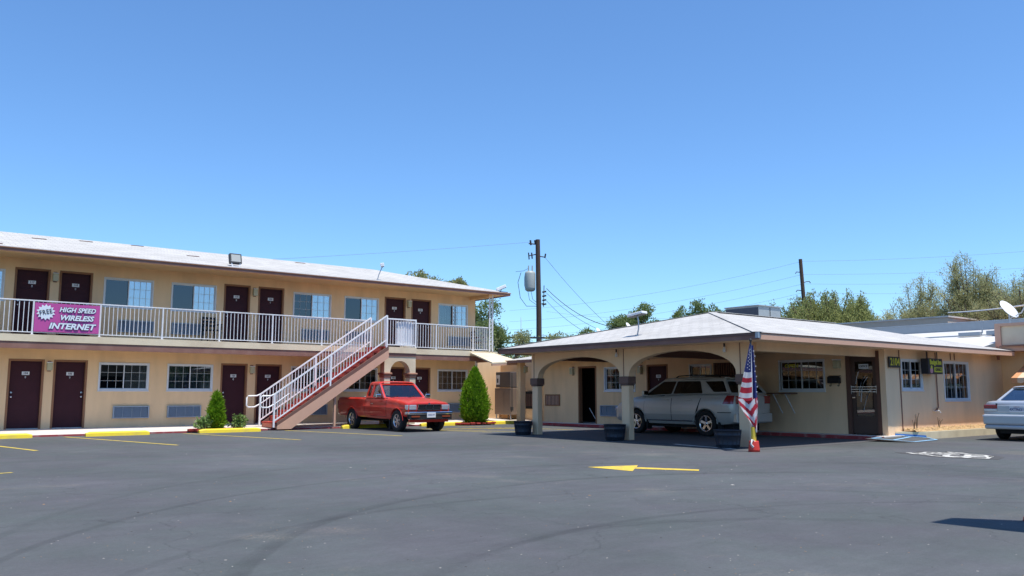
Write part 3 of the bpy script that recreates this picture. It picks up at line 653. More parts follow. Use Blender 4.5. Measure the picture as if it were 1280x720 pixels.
# ------------------------------------------------------------------ stairs
ST = thing('staircase', "white railed outdoor staircase with red treads beside the red pickup", 'staircase', (11, 26.7, .08))
RS = rel(ST); sy0, sy1 = 26.05, 27.22; xs0, xs1 = 11.05, 15.10; zs0, zs1 = .08, 2.83
nst = 15; tr = (xs1 - xs0) / nst; ri = (zs1 - zs0) / nst
trd = MB(); trd.box(-.03, sy0 + .05, -.045, tr + .01, sy1 - .05, 0); trm = trd.mesh('tread', 'tread'); fixn(trm)
rsd = MB(); rsd.box(0, sy0 + .06, -ri + .002, .02, sy1 - .06, -.046); rsm = rsd.mesh('riser', 'riser'); fixn(rsm)
for k in range(nst):
    x = xs0 + k * tr; z = zs0 + (k + 1) * ri
    obj('tread', trm, None, ST, (x - 11, -26.7, z - .08)); obj('riser', rsm, None, ST, (x - 11, -26.7, z - .08))
for y0, y1, mm in ((sy0 - .05, sy0 + .045, 'stringer'), (sy1 - .045, sy1 + .05, 'stringer')):
    g = MB(); sl = (zs1 - zs0) / (xs1 - xs0)
    g.prism([(xs0 + .02, zs0 - .04), (xs0 + .50, zs0 - .04), (xs1 + .02, zs1 - .40), (xs1 + .02, zs1 - .13), (xs0 + .02, zs0 + .06)], y0, y1, 0)
    g.prism([(xs0 + .02, zs0 + .062), (xs1 + .02, zs1 - .128), (xs1 + .02, zs1 + .02), (xs0 + .10, zs0 + .22), (xs0 + .02, zs0 + .18)], y0 + .012, y1 - .012, 1)
    obj('stringer', g, ['stringer', 'stringer_dk'], ST, RS)
g = MB(); g.box(13.10, 26.10, .08, 13.17, 26.17, 1.40); obj('support_post', g, 'stringer', ST, RS)
bs = MB(); bs.box(-.009, -.009, .13, .009, .009, .97); bsm = bs.mesh('baluster', 'white'); fixn(bsm)
for y in (sy0 + .0, sy1 - .0):
    base = lambda x: zs0 + ri * .8 + (x - xs0) * sl
    xa, xb = xs0 - .08, xs1 - .05
    g = MB(); g.bar((xa, y, base(xa) + .98), (xb, y, base(xb) + .98), .04, .045); g.bar((xa, y, base(xa) + .12), (xb, y, base(xb) + .12), .032, .035)
    # returned lower end of the rail
    g.tube([(xa, y, base(xa) + .98), (xa - .12, y, base(xa) + .93), (xa - .40, y, base(xa) + .93), (xa - .46, y, base(xa) + .87), (xa - .46, y, base(xa) + .62), (xa - .40, y, base(xa) + .56), (xa - .2, y, base(xa) + .56), (xa, y, base(xa) + .66)], .024, 8)
    g.tube([(xa, y, base(xa) + .66), (xa + .5, y, base(xa + .5) + .66)], .018, 6)
    H_ = obj('handrail', g, 'white', ST, RS)
    for px in (xa, (xa + xb) / 2 - .1, xb):
        q = MB(); q.box(px - .025, y - .025, base(px) - .20 if px > xa else .1, px + .025, y + .025, base(px) + .99); obj('post', q, 'white', H_)
    for k in range(1, 37):
        x = xa + (xb - xa) * k / 37; obj('baluster', bsm, None, H_, (x, y, base(x)))

# landing on its little arched tower
LT = thing('stair_landing', "arched stucco stair landing with white gate railing behind the red pickup", 'stair landing', (16, 26.6, .1))
RL = rel(LT); lx0, lx1, ly = 15.12, 16.42, 26.25
g = MB(); g.box(lx0, ly, 2.62, lx1, 27.375, 2.835, 0); g.box(lx0 - .0, ly + .03, 2.50, lx1, 27.375, 2.617, 1); obj('landing_slab', g, ['cream', 'brown'], LT, RL)
def arch_pts(x0, x1, zs, rz_, n=18): c = (x0 + x1) / 2; r = (x1 - x0) / 2; return [(c - r * cos(pi * i / n), zs + rz_ * sin(pi * i / n)) for i in range(n + 1)]
def arch_wall(mb, X0_, X1_, ztop, ap, y0, y1, plane, m=0, mi=None):
    """wall between X0_ and X1_ with an arched opening whose curve points are ap (left to right)"""
    f = (lambda u, h, z: (u, h, z)) if plane == 'xz' else (lambda u, h, z: (h, u, z))
    zb = ap[0][1]
    for h in (y0, y1):
        mb.quad(f(X0_, h, zb), f(ap[0][0], h, zb), f(ap[0][0], h, ztop), f(X0_, h, ztop), m); mb.quad(f(ap[-1][0], h, zb), f(X1_, h, zb), f(X1_, h, ztop), f(ap[-1][0], h, ztop), m)
        for a, b in zip(ap, ap[1:]): mb.quad(f(a[0], h, a[1]), f(b[0], h, b[1]), f(b[0], h, ztop), f(a[0], h, ztop), m)
    for a, b in zip(ap, ap[1:]): mb.quad(f(a[0], y0, a[1]), f(b[0], y0, b[1]), f(b[0], y1, b[1]), f(a[0], y1, a[1]), m if mi is None else mi)
    for u in (X0_, X1_): mb.quad(f(u, y0, zb), f(u, y1, zb), f(u, y1, ztop), f(u, y0, ztop), m)
    for u0_, u1_ in ((X0_, ap[0][0]), (ap[-1][0], X1_)): mb.quad(f(u0_, y0, zb), f(u1_, y0, zb), f(u1_, y1, zb), f(u0_, y1, zb), m)
g = MB(); arch_wall(g, lx0, lx1, 2.499, arch_pts(lx0 + .24, lx1 - .24, 1.92, .42), ly + .05, ly + .35, 'xz'); obj('arch', g, 'cream', LT, RL, fix=True)
for x in (lx0 + .12, lx1 - .12):
    g = MB(); g.box(x - .15, ly + .02, 1.74, x + .15, ly + .38, 1.84); g.box(x - .19, ly - .01, 1.84, x + .19, ly + .41, 1.919); obj('capital', g, 'terracotta', LT, RL, bevel=.03)
    g = MB(); g.box(x - .12, ly + .05, .08, x + .12, ly + .35, 1.739); obj('pillar', g, 'cream', LT, RL)
g = MB(); zt = 2.835
for a in ((lx0, ly + .02, zt, lx0 + .05, ly + .07, zt + 1.03), (lx1 - .05, ly + .02, zt, lx1, ly + .07, zt + 1.03), (lx0 + .05, ly + .022, zt + .98, lx1 - .05, ly + .068, zt + 1.028), (lx0 + .05, ly + .025, zt + .06, lx1 - .05, ly + .065, zt + .095),
          (lx1 - .045, ly + .07, zt + .985, lx1 - .005, 27.37, zt + 1.024), (lx1 - .04, ly + .07, zt + .06, lx1 - .01, 27.37, zt + .09)): g.box(*a)
lr = obj('landing_rail', g, 'white', LT, RL)
for k in range(1, 12): obj('baluster', balm, None, lr, (lx0 + (lx1 - lx0) * k / 12, ly + .045, zt))
for k in range(1, 9): obj('baluster', balm, None, lr, (lx1 - .025, ly + .07 + k * .125, zt))
cu = MB(); n = 40
for i in range(n):
    f = lambda i: (15.62 + .70 * i / n, ly + .105 + .018 * sin(i * .85)); a = f(i); b = f(i + 1)
    cu.add([(a[0], a[1], zt + .09), (b[0], b[1], zt + .09), (b[0], b[1], zt + .93), (a[0], a[1], zt + .93)], [(0, 1, 2, 3)], 0, True)
o = obj('hanging_sheet', cu, 'curtain_lt', None, fix=False); tag(o, "pale blue-white cloth sheet hung behind the landing rail", 'sheet')

# chairs on the balcony
def chair(loc, rot, m, label, mesh_back=False):
    c = thing('chair', label, 'chair', loc, rot, 'chairs on the balcony')
    g = MB(); g.box(-.24, -.24, .40, .24, .22, .435); obj('seat', g, m, c, bevel=.01)
    for x in (-.22, .22):
        for y in (-.22, .20): g = MB(); g.box(x - .018, y - .018, 0, x + .018, y + .018, .40 if y < 0 else .40); obj('leg', g, m, c)
    g = MB()
    for x in (-.22, .22): g.box(x - .018, .20, .436, x + .018, .236, .88)
    for z in (.55, .68, .80): g.box(-.20, .205, z, .20, .23, z + .07)
    obj('backrest', g, m, c)
    g = MB()
    for x in (-.24, .24): g.box(x - .02, -.24, .60, x + .02, .20, .63); g.box(x - .015, -.23, .436, x + .015, -.20, .60)
    obj('armrest', g, m, c)
    return c
chair((9.62, 28.30, 2.862), R(8), 'black', "black chair on the balcony between an air conditioner and a door")
chair((20.6, 28.2, 2.862), R(80), 'wood_brown', "dark reddish chair at the far right end of the balcony")

# ------------------------------------------------------------------ rooftop lights
fl = thing('flood_light', "black square floodlight on the edge of the long white roof", 'floodlight', (9.98, 27.25, 5.34))
g = MB(); g.box(-.14, -.05, 0, .14, .05, .02); g.bar((-.12, 0, .02), (-.16, 0, .2), .015, .03); g.bar((.12, 0, .02), (.16, 0, .2), .015, .03); obj('bracket', g, 'white', fl)
g = MB(); g.box(-.20, -.06, .12, .20, .08, .46); h = obj('housing', g, 'dkgrey', fl, bevel=.01); h.rotation_euler = (R(-16), 0, 0)
g = MB(); g.box(-.155, -.066, .165, .155, -.0605, .415); obj('lens', g, mat('flood_lens', (.45, .45, .40), .15, coat=1), h)
def cam_light(loc, rot, label, s=1.0, hh=.42, bend=.12, head=(.34, .12, .10), tilt=-12):
    t = thing('security_light', label, 'light', loc, rot)
    g = MB(); g.tube([(-.06, 0, 0), (-.02, 0, hh * .35), (bend * .4, 0, hh * .7), (bend, 0, hh)], .018, 8); g.cyl((-.06, 0, -.02), (-.06, 0, .02), .06, n=10); obj('bent_conduit', g, 'steel', t)
    g = MB(); g.box(-head[0] / 2, -head[1] / 2, 0, head[0] / 2, head[1] / 2, head[2]); q = obj('lamp_head', g, 'white', t, (bend, 0, hh), bevel=.02); q.rotation_euler = (0, R(tilt), 0)
    g = MB(); g.box(-head[0] / 2 + .01, -head[1] / 2 + .01, -.004, head[0] / 2 - .01, head[1] / 2 - .01, .0); obj('lens', g, 'dkgrey', q)
    return t
cam_light((15.40, 27.3, 5.36), R(-30), "small white light on a bent conduit above the staircase roof edge", hh=.50, head=(.14, .12, .14))
cam_light((21.15, 27.35, 5.30), R(-30), "white security camera at the right corner of the two-storey roof", hh=.16, bend=.05, head=(.42, .15, .13), tilt=-24)
cam_light((15.62, 14.50, 2.63), R(-80), "flat white floodlight on bent pipes on the carport roof", hh=.50, bend=-.05, head=(.46, .26, .07), tilt=-10)

# ------------------------------------------------------------------ office building with the arched carport
OF = thing('office_building', "low tan office building with arched carport and white hip roof", 'office building', (18, 15, 0))
RO = rel(OF)
# roof
ex0, ex1, ey0, ey1, ez = 14.90, 27.9, 10.50, 19.38, 2.46; ax, rx2, ry, azr = 19.15, 25.4, 15.0, 3.46
g = MB(); a = (ax, ry, azr); b = (rx2, ry, azr); c00 = (ex0, ey0, ez); c10 = (ex1, ey0, ez); c11 = (ex1, ey1, ez); c01 = (ex0, ey1, ez)
g.quad(c00, c10, b, a, 0); g.add([c01, c00, a], [(0, 1, 2)], 1); g.add([c10, c11, b], [(0, 1, 2)], 1); g.quad(c11, c01, a, b, 0)
orf = obj('roof', g, ['roof', 'roofY'], OF, RO, fix=False)
g = MB()
g.box(ex0 + .01, ey0 + .012, 2.31, ex0 + .05, ey1 - .012, 2.448); g.box(ex0 - .004, ey0 + .014, 2.40, ex0 + .009, ey1 - .014, 2.452, 3)
g.box(ex0 + .051, ey0 + .01, 2.31, ex1 - .01, ey0 + .05, 2.435, 1); g.box(ex0 + .01, ey0, 2.437, ex1, ey0 + .03, 2.457, 2); g.box(ex0 + .051, ey1 - .05, 2.31, ex1, ey1 - .01, 2.448); g.box(ex0 - .012, ey0 - .012, 2.34, ex0 + .06, ey0 + .06, 2.462, 4)  # right fascia in a paler brown than the front: sunlight put into its colour
obj('fascia', g, ['brown', 'stringer', 'brown_dk', 'stringer_dk', 'steel'], orf)
g = MB(); g.box(ex0 + .06, ey0 + .06, 2.335, ex1 - .1, ey1 - .06, 2.35); obj('soffit', g, 'stucco_office', orf)
for (p, q) in (((ex0, ey0), 0), ((ex0, ey1), 0)):   # hip caps
    g = MB(); A = Vector((p[0], p[1], ez + .006)); B = Vector((ax, ry, azr + .006)); g.bar(A, B, .22, .006); obj('hip_cap', g, 'roof', orf)
g = MB(); g.bar((ax, ry, azr + .012), (rx2, ry, azr + .012), .26, .012); obj('ridge_cap', g, 'roof', orf)
# arcade: three pillars at x 15.9
PX_ = 15.90; TH = .21
pil = [(18.80, 19.06), (15.17, 15.45), (11.50, 11.80)]
def flat_arch(a, b, zs, rise, n=20):
    c = (a + b) / 2; r = (b - a) / 2; return [(c - r * cos(pi * i / n), zs + rise * (sin(pi * i / n) ** .85)) for i in range(n + 1)]
g = MB()
arch_wall(g, 15.31, 18.93, 2.334, flat_arch(15.47, 18.78, 1.62, .56), PX_, PX_ + TH, 'yz')
arch_wall(g, 11.65, 15.31, 2.334, flat_arch(11.82, 15.15, 1.62, .60), PX_, PX_ + TH, 'yz')
for u0_, u1_ in ((18.93, 19.06), (11.46, 11.65)): g.box(PX_, u0_, 1.62, PX_ + TH, u1_, 2.334)
obj('arcade_wall', g, 'stucco_office', OF, RO)
for a_, b_ in pil:
    g = MB(); g.box(PX_ + .01, a_ + .005, -.02, PX_ + TH - .01, b_ - .005, 1.39); obj('pillar', g, 'stucco_office', OF, RO, bevel=.02)
    g = MB(); g.box(PX_ - .045, a_ - .03, 1.43, PX_ + TH + .045, b_ + .03, 1.618); g.box(PX_ - .025, a_ - .012, 1.391, PX_ + TH + .025, b_ + .012, 1.429); obj('capital', g, 'capital_grey', OF, RO, bevel=.02)
g = MB()
for y in (15.33, 11.70, 18.95): g.box(PX_ - .006, y - .012, 1.62, PX_ - .001, y + .012, 2.33)
obj('expansion_joint', g, 'brown', OF, RO)
for y in (15.53, 12.08):
    b_ = empty('light_bulb', OF, (15.84 - 18, y - 15, 2.30)); g = MB(); g.cyl((0, 0, .03), (0, 0, -.05), .022, n=8); obj('socket', g, 'dkgrey', b_)
    g = MB(); g.lathe([(.012, -.05), (.03, -.085), (.042, -.13), (.03, -.165), (0, -.175)], n=12); obj('bulb', g, 'plate', b_)
# beam from the arcade's end to the office corner, under the right eave
g = MB(); g.box(PX_ + TH, 11.40, 2.14, XW + .1, 11.60, 2.334); obj('beam', g, 'stucco_office', OF, RO)
g = MB(); g.box(16.2, 15.22, 2.16, XW - .002, 15.38, 2.334); obj('beam', g, 'wood_brown', OF, RO)
g = MB(); g.box(16.2, 18.82, 2.16, 20.4, 18.98, 2.334); obj('beam', g, 'wood_brown', OF, RO)

# wall under the carport (facing -X), Y from 11.13 to 19.4
PXw = lambda u, d, z: (XW + d, u, z)
hl = [(12.92, 14.30, 1.27, 2.10), (11.30, 12.26, .10, 2.22), (18.54, 19.48, .10, 2.12), (16.80, 17.60, 1.30, 2.08)]
g = MB(); wall_holes(g, 11.15, 19.5, -.02, 2.334, hl, PXw)
PYo = lambda u, d, z: (u, 11.15 + d, z); h2 = [(22.13, 23.27, 1.28, 2.09), (24.55, 26.13, .99, 2.09)]
wall_holes(g, XW, 28.5, -.02, 2.334, h2, PYo); obj('wall', g, 'stucco_office', OF, RO)
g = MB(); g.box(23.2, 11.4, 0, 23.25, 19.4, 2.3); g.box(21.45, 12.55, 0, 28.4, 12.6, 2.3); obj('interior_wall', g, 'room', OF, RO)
g = MB(); g.box(XW - .02, 11.146, 0, XW + .14, 11.298, 2.334); obj('corner_pier', g, 'stucco_office', OF, RO)
WOX = lambda y, z: (XW - 18, y - 15, z)
ww = make_window(OF, WOX(14.30, 1.29), R(-90), 1.38, .80, lg='glass_dark', rg='glass', lcur=None, rcur=None)
ww['label'] = "office window with yellow lettering on its left half"
text("OPEN", .13, 'signyellow', ww, (.34, .062, .67), (R(90), 0, 0), bold=.006, sx=1.3)
g = MB(); g.box(.30, .062, .06, .52, .064, .38); obj('notice', g, mat('notice_yellow', (.30, .24, .03), .7), ww)
# wide shelf under the window
sh = thing('wall_shelf', "narrow dark shelf on pale brackets under the office window", 'shelf', (XW, 14.2, 1.17))
g = MB(); g.box(-.32, -.44, 0, -.003, .44, .03); obj('shelf_board', g, 'wood_brown', sh)
for y in (-.22, .18): g = MB(); g.bar((-.28, y, 0), (-.01, y - .12, -.55), .02, .02); g.bar((-.28, y, -.012), (-.01, y, -.012), .03, .02); obj('bracket', g, 'white_dirty', sh)
# mailbox, wall lamp
mbx = thing('mailbox', "black wall mailbox left of the office door", 'mailbox', (XW, 12.58, 1.46))
g = MB(); g.box(-.12, -.17, 0, -.003, .17, .16); g.add([(-.13, -.18, .15), (-.13, .18, .15), (-.003, .18, .21), (-.003, -.18, .21)], [(0, 1, 2, 3)]); obj('mailbox_body', g, 'black', mbx)
for y in (-.12, .12): g = MB(); g.tube([(-.02, y, 0), (-.02, y, -.07), (-.07, y, -.08), (-.09, y, -.05)], .01, 6); obj('hook', g, 'black', mbx)
lm = thing('wall_lamp', "white box lamp on the wall above the black mailbox", 'wall lamp', (XW, 12.47, 1.98))
g = MB(); g.box(-.14, -.09, -.12, -.003, .09, .10); obj('lamp_shade', g, 'lamp', lm, bevel=.02); g = MB(); g.box(-.155, -.10, .10, -.003, .10, .13); obj('lamp_cap', g, 'white', lm)
# office door with big glass pane, push bars, branch pattern and OFFICE plate
D = MB(); 
for q in ((0, 0, .12, 2.20), (.88, 0, 1.0, 2.20), (.12, 2.08, .88, 2.20)): D.box(q[0], -.01, q[1], q[2], .15, q[3])
od = obj('door', D, 'wood_brown', OF, WOX(12.26, .10), R(-90)); od.scale.x = .96; od['label'] = "brown glazed office door with white OFFICE plate"
g = MB()
for q in ((.12, .02, .24, 2.08), (.76, .02, .88, 2.08), (.24, 1.93, .76, 2.08), (.24, .02, .76, .48)): g.box(q[0], .05, q[1], q[2], .09, q[3])
obj('door_leaf', g, 'door_in', od)
g = MB(); g.box(.24, .065, .48, .76, .072, 1.93); obj('pane', g, 'glass_dark', od)
g = MB(); g.box(.36, .055, 1.74, .64, .062, 1.86); obj('door_plate', g, 'plate', od); text("OFFICE", .075, 'blackprint', od, (.50, .052, 1.80), (R(90), 0, 0), 'number', .001, bold=.002)
g = MB()
for z in (1.12, 1.185, 1.25): g.box(.12, .02, z, .88, .035, z + .016)
for x in (.12, .86): g.box(x, .015, 1.08, x + .02, .05, 1.30)
obj('push_bar', g, 'alloy', od)
g = MB(); g.tube([(.34, .06, 1.66), (.28, .06, 1.50), (.25, .06, 1.34)], .008, 5); g.tube([(.60, .058, 1.52), (.48, .058, 1.36), (.42, .058, 1.18), (.40, .058, 1.02), (.38, .058, .86)], .008, 5)
g.tube([(.54, .058, 1.54), (.42, .058, 1.40), (.36, .058, 1.2), (.33, .058, 1.02)], .007, 5); g.tube([(.66, .058, 1.16), (.56, .058, 1.0), (.50, .058, .80), (.44, .058, .60)], .010, 5, r1=.004); obj('etched_branch', g, 'white_dirty', od)
g = MB(); g.box(.15, .02, .96, .23, .05, .985); obj('handle', g, 'chrome', od)
# guest door, small window, slatted vent
make_door(OF, WOX(19.48, .10), R(-90), '102', .94, 1.98, -1); make_lamp(OF, WOX(19.72, 1.98), R(-90))
wv = make_window(OF, WOX(17.60, 1.32), R(-90), .80, .74, lg='glass_dark', rg='glass', lcur=None, rcur='curtain_br', lgrid=(1, 1), rgrid=(2, 2))
vt = MB(); vt.box(XW - .03, 15.85, .10, XW - .004, 16.66, 2.12); vv = obj('slatted_panel', vt, 'door', OF, RO)
slm = MB(); slm.box(0, 0, 0, .022, .05, 2.0); slm_ = slm.mesh('slat', 'wood_brown'); fixn(slm_)
for k in range(9): obj('slat', slm_, None, vv, (XW - .054, 15.88 + k * .086, .11))
# wall -Y side windows
make_window(OF, (22.16 - 18, 11.15 - 15, 1.31), 0, 1.08, .75, lgrid=(2, 3), rgrid=(2, 3), lg='glass_dark', rg='glass')
make_window(OF, (24.58 - 18, 11.15 - 15, 1.02), 0, 1.52, 1.04, lgrid=(3, 3), rgrid=(3, 3), lg='glass_dark', rg='glass', lcur=None, rcur='curtain')
g = MB(); g.box(22.02, 11.13, .18, 22.05, 11.146, 2.33); obj('wall_pipe', g, 'brown', OF, RO)
g = MB(); g.cyl((24.05, 11.12, .8), (24.05, 11.12, 2.33), .016, n=8); g.tube([(24.05, 11.12, .8), (23.9, 11.12, .72), (23.75, 11.08, .72)], .016, 6)
obj('wall_pipe', g, 'brown', OF, RO)
for x in (23.6, 25.0, 25.25): g = MB(); g.box(x, 11.13, 2.14, x + .03, 11.146, 2.333); obj('wall_pipe', g, 'brown', OF, RO)
hb = thing('hose_tap', "small pale hose tap on the sunlit office wall", 'tap', (23.8, 11.08, .70)); g = MB(); g.cyl((0, .06, 0), (0, -.08, 0), .02, n=8); g.cyl((0, -.08, .02), (.06, -.10, -.05), .018, n=8); obj('spout', g, 'white_dirty', hb); g = MB(); g.cyl((0, -.04, .02), (0, -.04, .07), .012, n=6); g.cyl((0, -.04, .07), (0, -.04, .08), .035, n=8); obj('tap_handle', g, 'dkgrey', hb)
# number sign 2104 and the hanging sign
sg = thing('number_sign', "black wall sign reading 2104 in yellow", 'sign', (21.70, 11.12, 2.0))
g = MB(); g.box(-.29, -.03, -.14, .29, .0, .14); obj('sign_board', g, 'signblack', sg); text("2104", .27, 'signyellow', sg, (0, -.034, 0), (R(90), 0, 0), bold=.004, sx=.92)
hs = thing('hanging_sign', "black and yellow box sign hanging between the two office wall windows", 'sign', (23.36, 10.86, 1.92))
g = MB(); g.box(-.36, -.03, -.21, .46, .18, .21); obj('sign_board', g, 'signblack', hs, bevel=.01)
text("Budget Inn", .175, 'signyellow', hs, (.05, -.036, .105), (R(90), 0, 0), bold=.007, sx=.86)
g = MB(); g.box(-.04, -.036, -.16, .42, -.031, -.03); obj('yellow_panel', g, 'signyellow', hs); text("OFFICE", .105, 'signblack', hs, (.19, -.040, -.095), (R(90), 0, 0), bold=.003, sx=1.05)
g = MB(); g.cyl((-.20, -.036, -.11), (-.20, -.031, -.11), .085, n=16); g.cyl((-.20, -.040, -.03), (-.20, -.0365, -.03), .05, n=12, m=1); obj('emblem', g, ['signpink', 'signyellow'], hs)
for x in (-.25, .35): g = MB(); g.cyl((x, .06, .21), (x, .06, .40), .014, n=6); obj('hanger', g, 'dkgrey', hs)

# planter strip along the sunlit wall
pl = thing('planter_strip', "raised concrete planter bed with dry mulch along the office wall", 'planter', (24, 10.8, 0))
RP = rel(pl); g = MB()
g.add([(21.62, 11.14, 0), (22.20, 10.62, 0), (28.4, 10.62, 0), (28.4, 11.14, 0), (21.62, 11.14, .19), (22.20, 10.62, .19), (28.4, 10.62, .19), (28.4, 11.14, .19)], [(0, 1, 5, 4), (1, 2, 6, 5), (2, 3, 7, 6), (4, 5, 6, 7)])
obj('planter_kerb', g, 'planter_conc', pl, RP, fix=False)
g = MB(); g.add([(21.61, 11.14, .0), (22.19, 10.61, .0), (22.19, 10.61, .10), (21.61, 11.14, .15)], [(0, 1, 2, 3)]); obj('blue_edge', g, 'blue', pl, RP, fix=False)
g = MB(); nx, ny = 110, 8
def mz(i, j): x = 21.95 + 6.4 * i / nx; return .196 + .055 * abs(sin(i * 1.7 + j * 2.1) * sin(i * .61 + j)) * (j > 0) * (j < ny) + .05 * (j / ny)
for i in range(nx):
    for j in range(ny):
        f = lambda i, j: (21.95 + 6.4 * i / nx, 10.74 + .39 * j / ny, mz(i, j)); g.add([f(i, j), f(i + 1, j), f(i + 1, j + 1), f(i, j + 1)], [(0, 1, 2, 3)])
kind(obj('mulch', g, 'straw', pl, RP, fix=False), 'stuff')
wd = MB()
for (x, hgt) in ((22.5, .55), (22.35, .3), (23.75, .35)):
    for k in range(5): a = random.uniform(0, 6.28); wd.tube([(x, 11.0, .2), (x + .05 * cos(a), 10.98 + .03 * sin(a), .2 + hgt * .6), (x + .12 * cos(a), 10.96 + .05 * sin(a), .2 + hgt * random.uniform(.7, 1))], .006, 4)
tag(obj('dry_weed', wd, 'bark'), "dry leafless weed stems against the office wall", 'weed')

# ------------------------------------------------------------------ guest wing behind (facing -X), Y 19.5 to 24.8
WG = thing('guest_wing', "low tan guest wing behind the carport with a dark open doorway", 'motel building', (21.3, 22, 0))
RW = rel(WG)
g = MB(); wall_holes(g, 19.5, 24.8, -.02, 2.42, [(20.02, 21.48, 1.28, 2.09), (21.90, 22.86, .10, 2.14)], PXw)
g.quad((XW, 24.8, -.02), (27, 24.8, -.02), (27, 24.8, 2.42), (XW, 24.8, 2.42)); g.box(23.6, 24.85, 0, 23.7, 33, 2.6)
obj('wall', g, 'stucco', WG, RW)
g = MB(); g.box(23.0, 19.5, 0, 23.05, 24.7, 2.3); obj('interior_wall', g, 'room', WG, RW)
WWX = lambda y, z: (0, y - 22, z)
make_window(WG, WWX(21.46, 1.30), R(-90), 1.42, .76, lg='glass_dark', rg='glass')
make_ac(WG, WWX(21.69, .38), R(-90)); make_lamp(WG, WWX(23.12, 2.0), R(-90))
f = MB(); f.box(0, -.012, 0, .06, .15, 2.06); f.box(.90, -.012, 0, .96, .15, 2.06); f.box(.06, -.012, 2.0, .90, .15, 2.06); dw = obj('doorway', f, 'jamb', WG, WWX(22.86, .10), R(-90))
g = MB(); g.bar((.86, .16, .02), (.88, .85, .02), .04, .01); g.box(.84, .16, .02, .88, .9, 1.98); obj('open_door_leaf', g, 'door', dw)
g = MB(); g.tube([(.62, .35, .05), (.32, .25, .55)], .012, 6); obj('broom_stick', g, 'white_dirty', dw)
# vent grille
vg = MB(); 
for q in ((0, 0, .05, .43), (.79, 0, .84, .43), (.05, 0, .79, .04), (.05, .39, .79, .43)): vg.box(q[0], -.03, q[1], q[2], -.003, q[3])
vo = obj('vent', vg, 'jamb', WG, WWX(24.70, .71), R(-90)); g = MB(); g.box(.05, -.012, .04, .79, -.004, .39)
obj('vent_back', g, 'brown_dk', vo)
g = MB(); 
for k in range(9): g.box(.075 + k * .08, -.022, .04, .105 + k * .08, -.0125, .39)
obj('vent_slat', g, 'stringer', vo)
# roof of the wing, its eave line x 20.4
g = MB(); g.quad((20.38, 19.3, 2.46), (20.38, 26.1, 2.46), (24.5, 26.1, 3.05), (24.5, 19.3, 3.05)); g.quad((24.5, 19.3, 3.05), (24.5, 26.1, 3.05), (28.5, 26.1, 2.46), (28.5, 19.3, 2.46)); wr = obj('roof', g, 'roofY', WG, RW, fix=True)
g = MB(); g.box(20.38, 19.45, 2.34, 20.42, 26.08, 2.45); obj('fascia', g, 'brown', wr)
g = MB(); g.box(20.43, 19.45, 2.425, 24, 26.05, 2.44); obj('soffit', g, 'soffit', wr)
g = MB(); g.box(20.88, 25.72, .08, 21.12, 25.96, 2.42); obj('column', g, 'stucco', WG, RW); make_lamp(WG, (-.18, 25.76 - 22, 2.12), 0)
# lean-to canopy bridging to the two-storey block
cn = thing('canopy', "small cream lean-to roof joining the two-storey block and the guest wing", 'canopy', (20.3, 26.6, 2.3))
g = MB(); A = [(19.63, 27.36, 2.80), (20.85, 27.36, 2.80), (21.06, 25.94, 2.44), (19.66, 25.94, 2.36)]
g.add([*A, *[(x, y, z - .05) for x, y, z in A]], [(0, 1, 2, 3), (4, 7, 6, 5), (3, 2, 6, 7), (0, 3, 7, 4), (1, 5, 6, 2), (0, 4, 5, 1)]); obj('canopy_sheet', g, 'cream', cn, rel(cn))
g = MB(); g.bar((19.66, 25.97, 2.27), (21.06, 25.97, 2.35), .05, .08); obj('canopy_beam', g, 'stringer', cn, rel(cn))
g = MB(); g.box(22.6, 25.96, -.02, 22.7, 33.8, 2.6); g.box(20.85, 29.2, -.02, 22.6, 29.25, 2.9); al = obj('passage_wall', g, 'stucco'); tag(al, "shaded tan wall of the passage behind the vending machine", 'wall')
# ice machine with a condenser on top, and a framed panel beyond the column
im = thing('ice_machine', "brown ice machine on legs with grey condenser on top in the passage", 'ice machine', (22.10, 28.04, .12))
g = MB(); g.box(-.30, -.55, .18, .45, .55, 1.28); obj('bin', g, 'stainless', im, bevel=.02)
g = MB(); g.box(-.28, -.50, 1.30, .45, .50, 1.95); obj('ice_head', g, 'icehead', im, bevel=.02)
g = MB(); g.box(-.315, -.1, .26, -.301, .50, 1.2); g.box(-.315, -.52, .26, -.301, -.13, 1.2); obj('bin_door', g, 'stainless', im)
g = MB(); g.box(-.295, .22, 1.42, -.281, .46, 1.82); obj('control_panel', g, 'plate', im); g = MB(); g.box(-.302, .30, 1.50, -.2955, .38, 1.68); obj('switch', g, 'black', im)
for x in (-.25, .38):
    for y in (-.48, .48): g = MB(); g.cyl((x, y, 0), (x, y, .18), .025, n=8); obj('leg', g, 'steel', im)
g = MB(); g.tube([(-.32, -.66, 1.9), (-.32, -.66, .5), (-.32, -.62, .3)], .02, 6); g.box(-.36, -.70, .35, -.28, -.6, .5); obj('conduit', g, 'dkgrey', im)
pp = thing('vending_panel', "dark framed panel on the passage wall left of the carport pillar", 'panel', (22.58, 27.15, .9))
g = MB(); g.box(-.06, -.25, -.36, 0, .25, .36); obj('panel_board', g, 'black', pp); g = MB()
for k in range(3): g.box(-.075, -.20 + k * .15, -.25, -.061, -.10 + k * .15, .25)
obj('panel_print', g, 'brown_dk', pp)

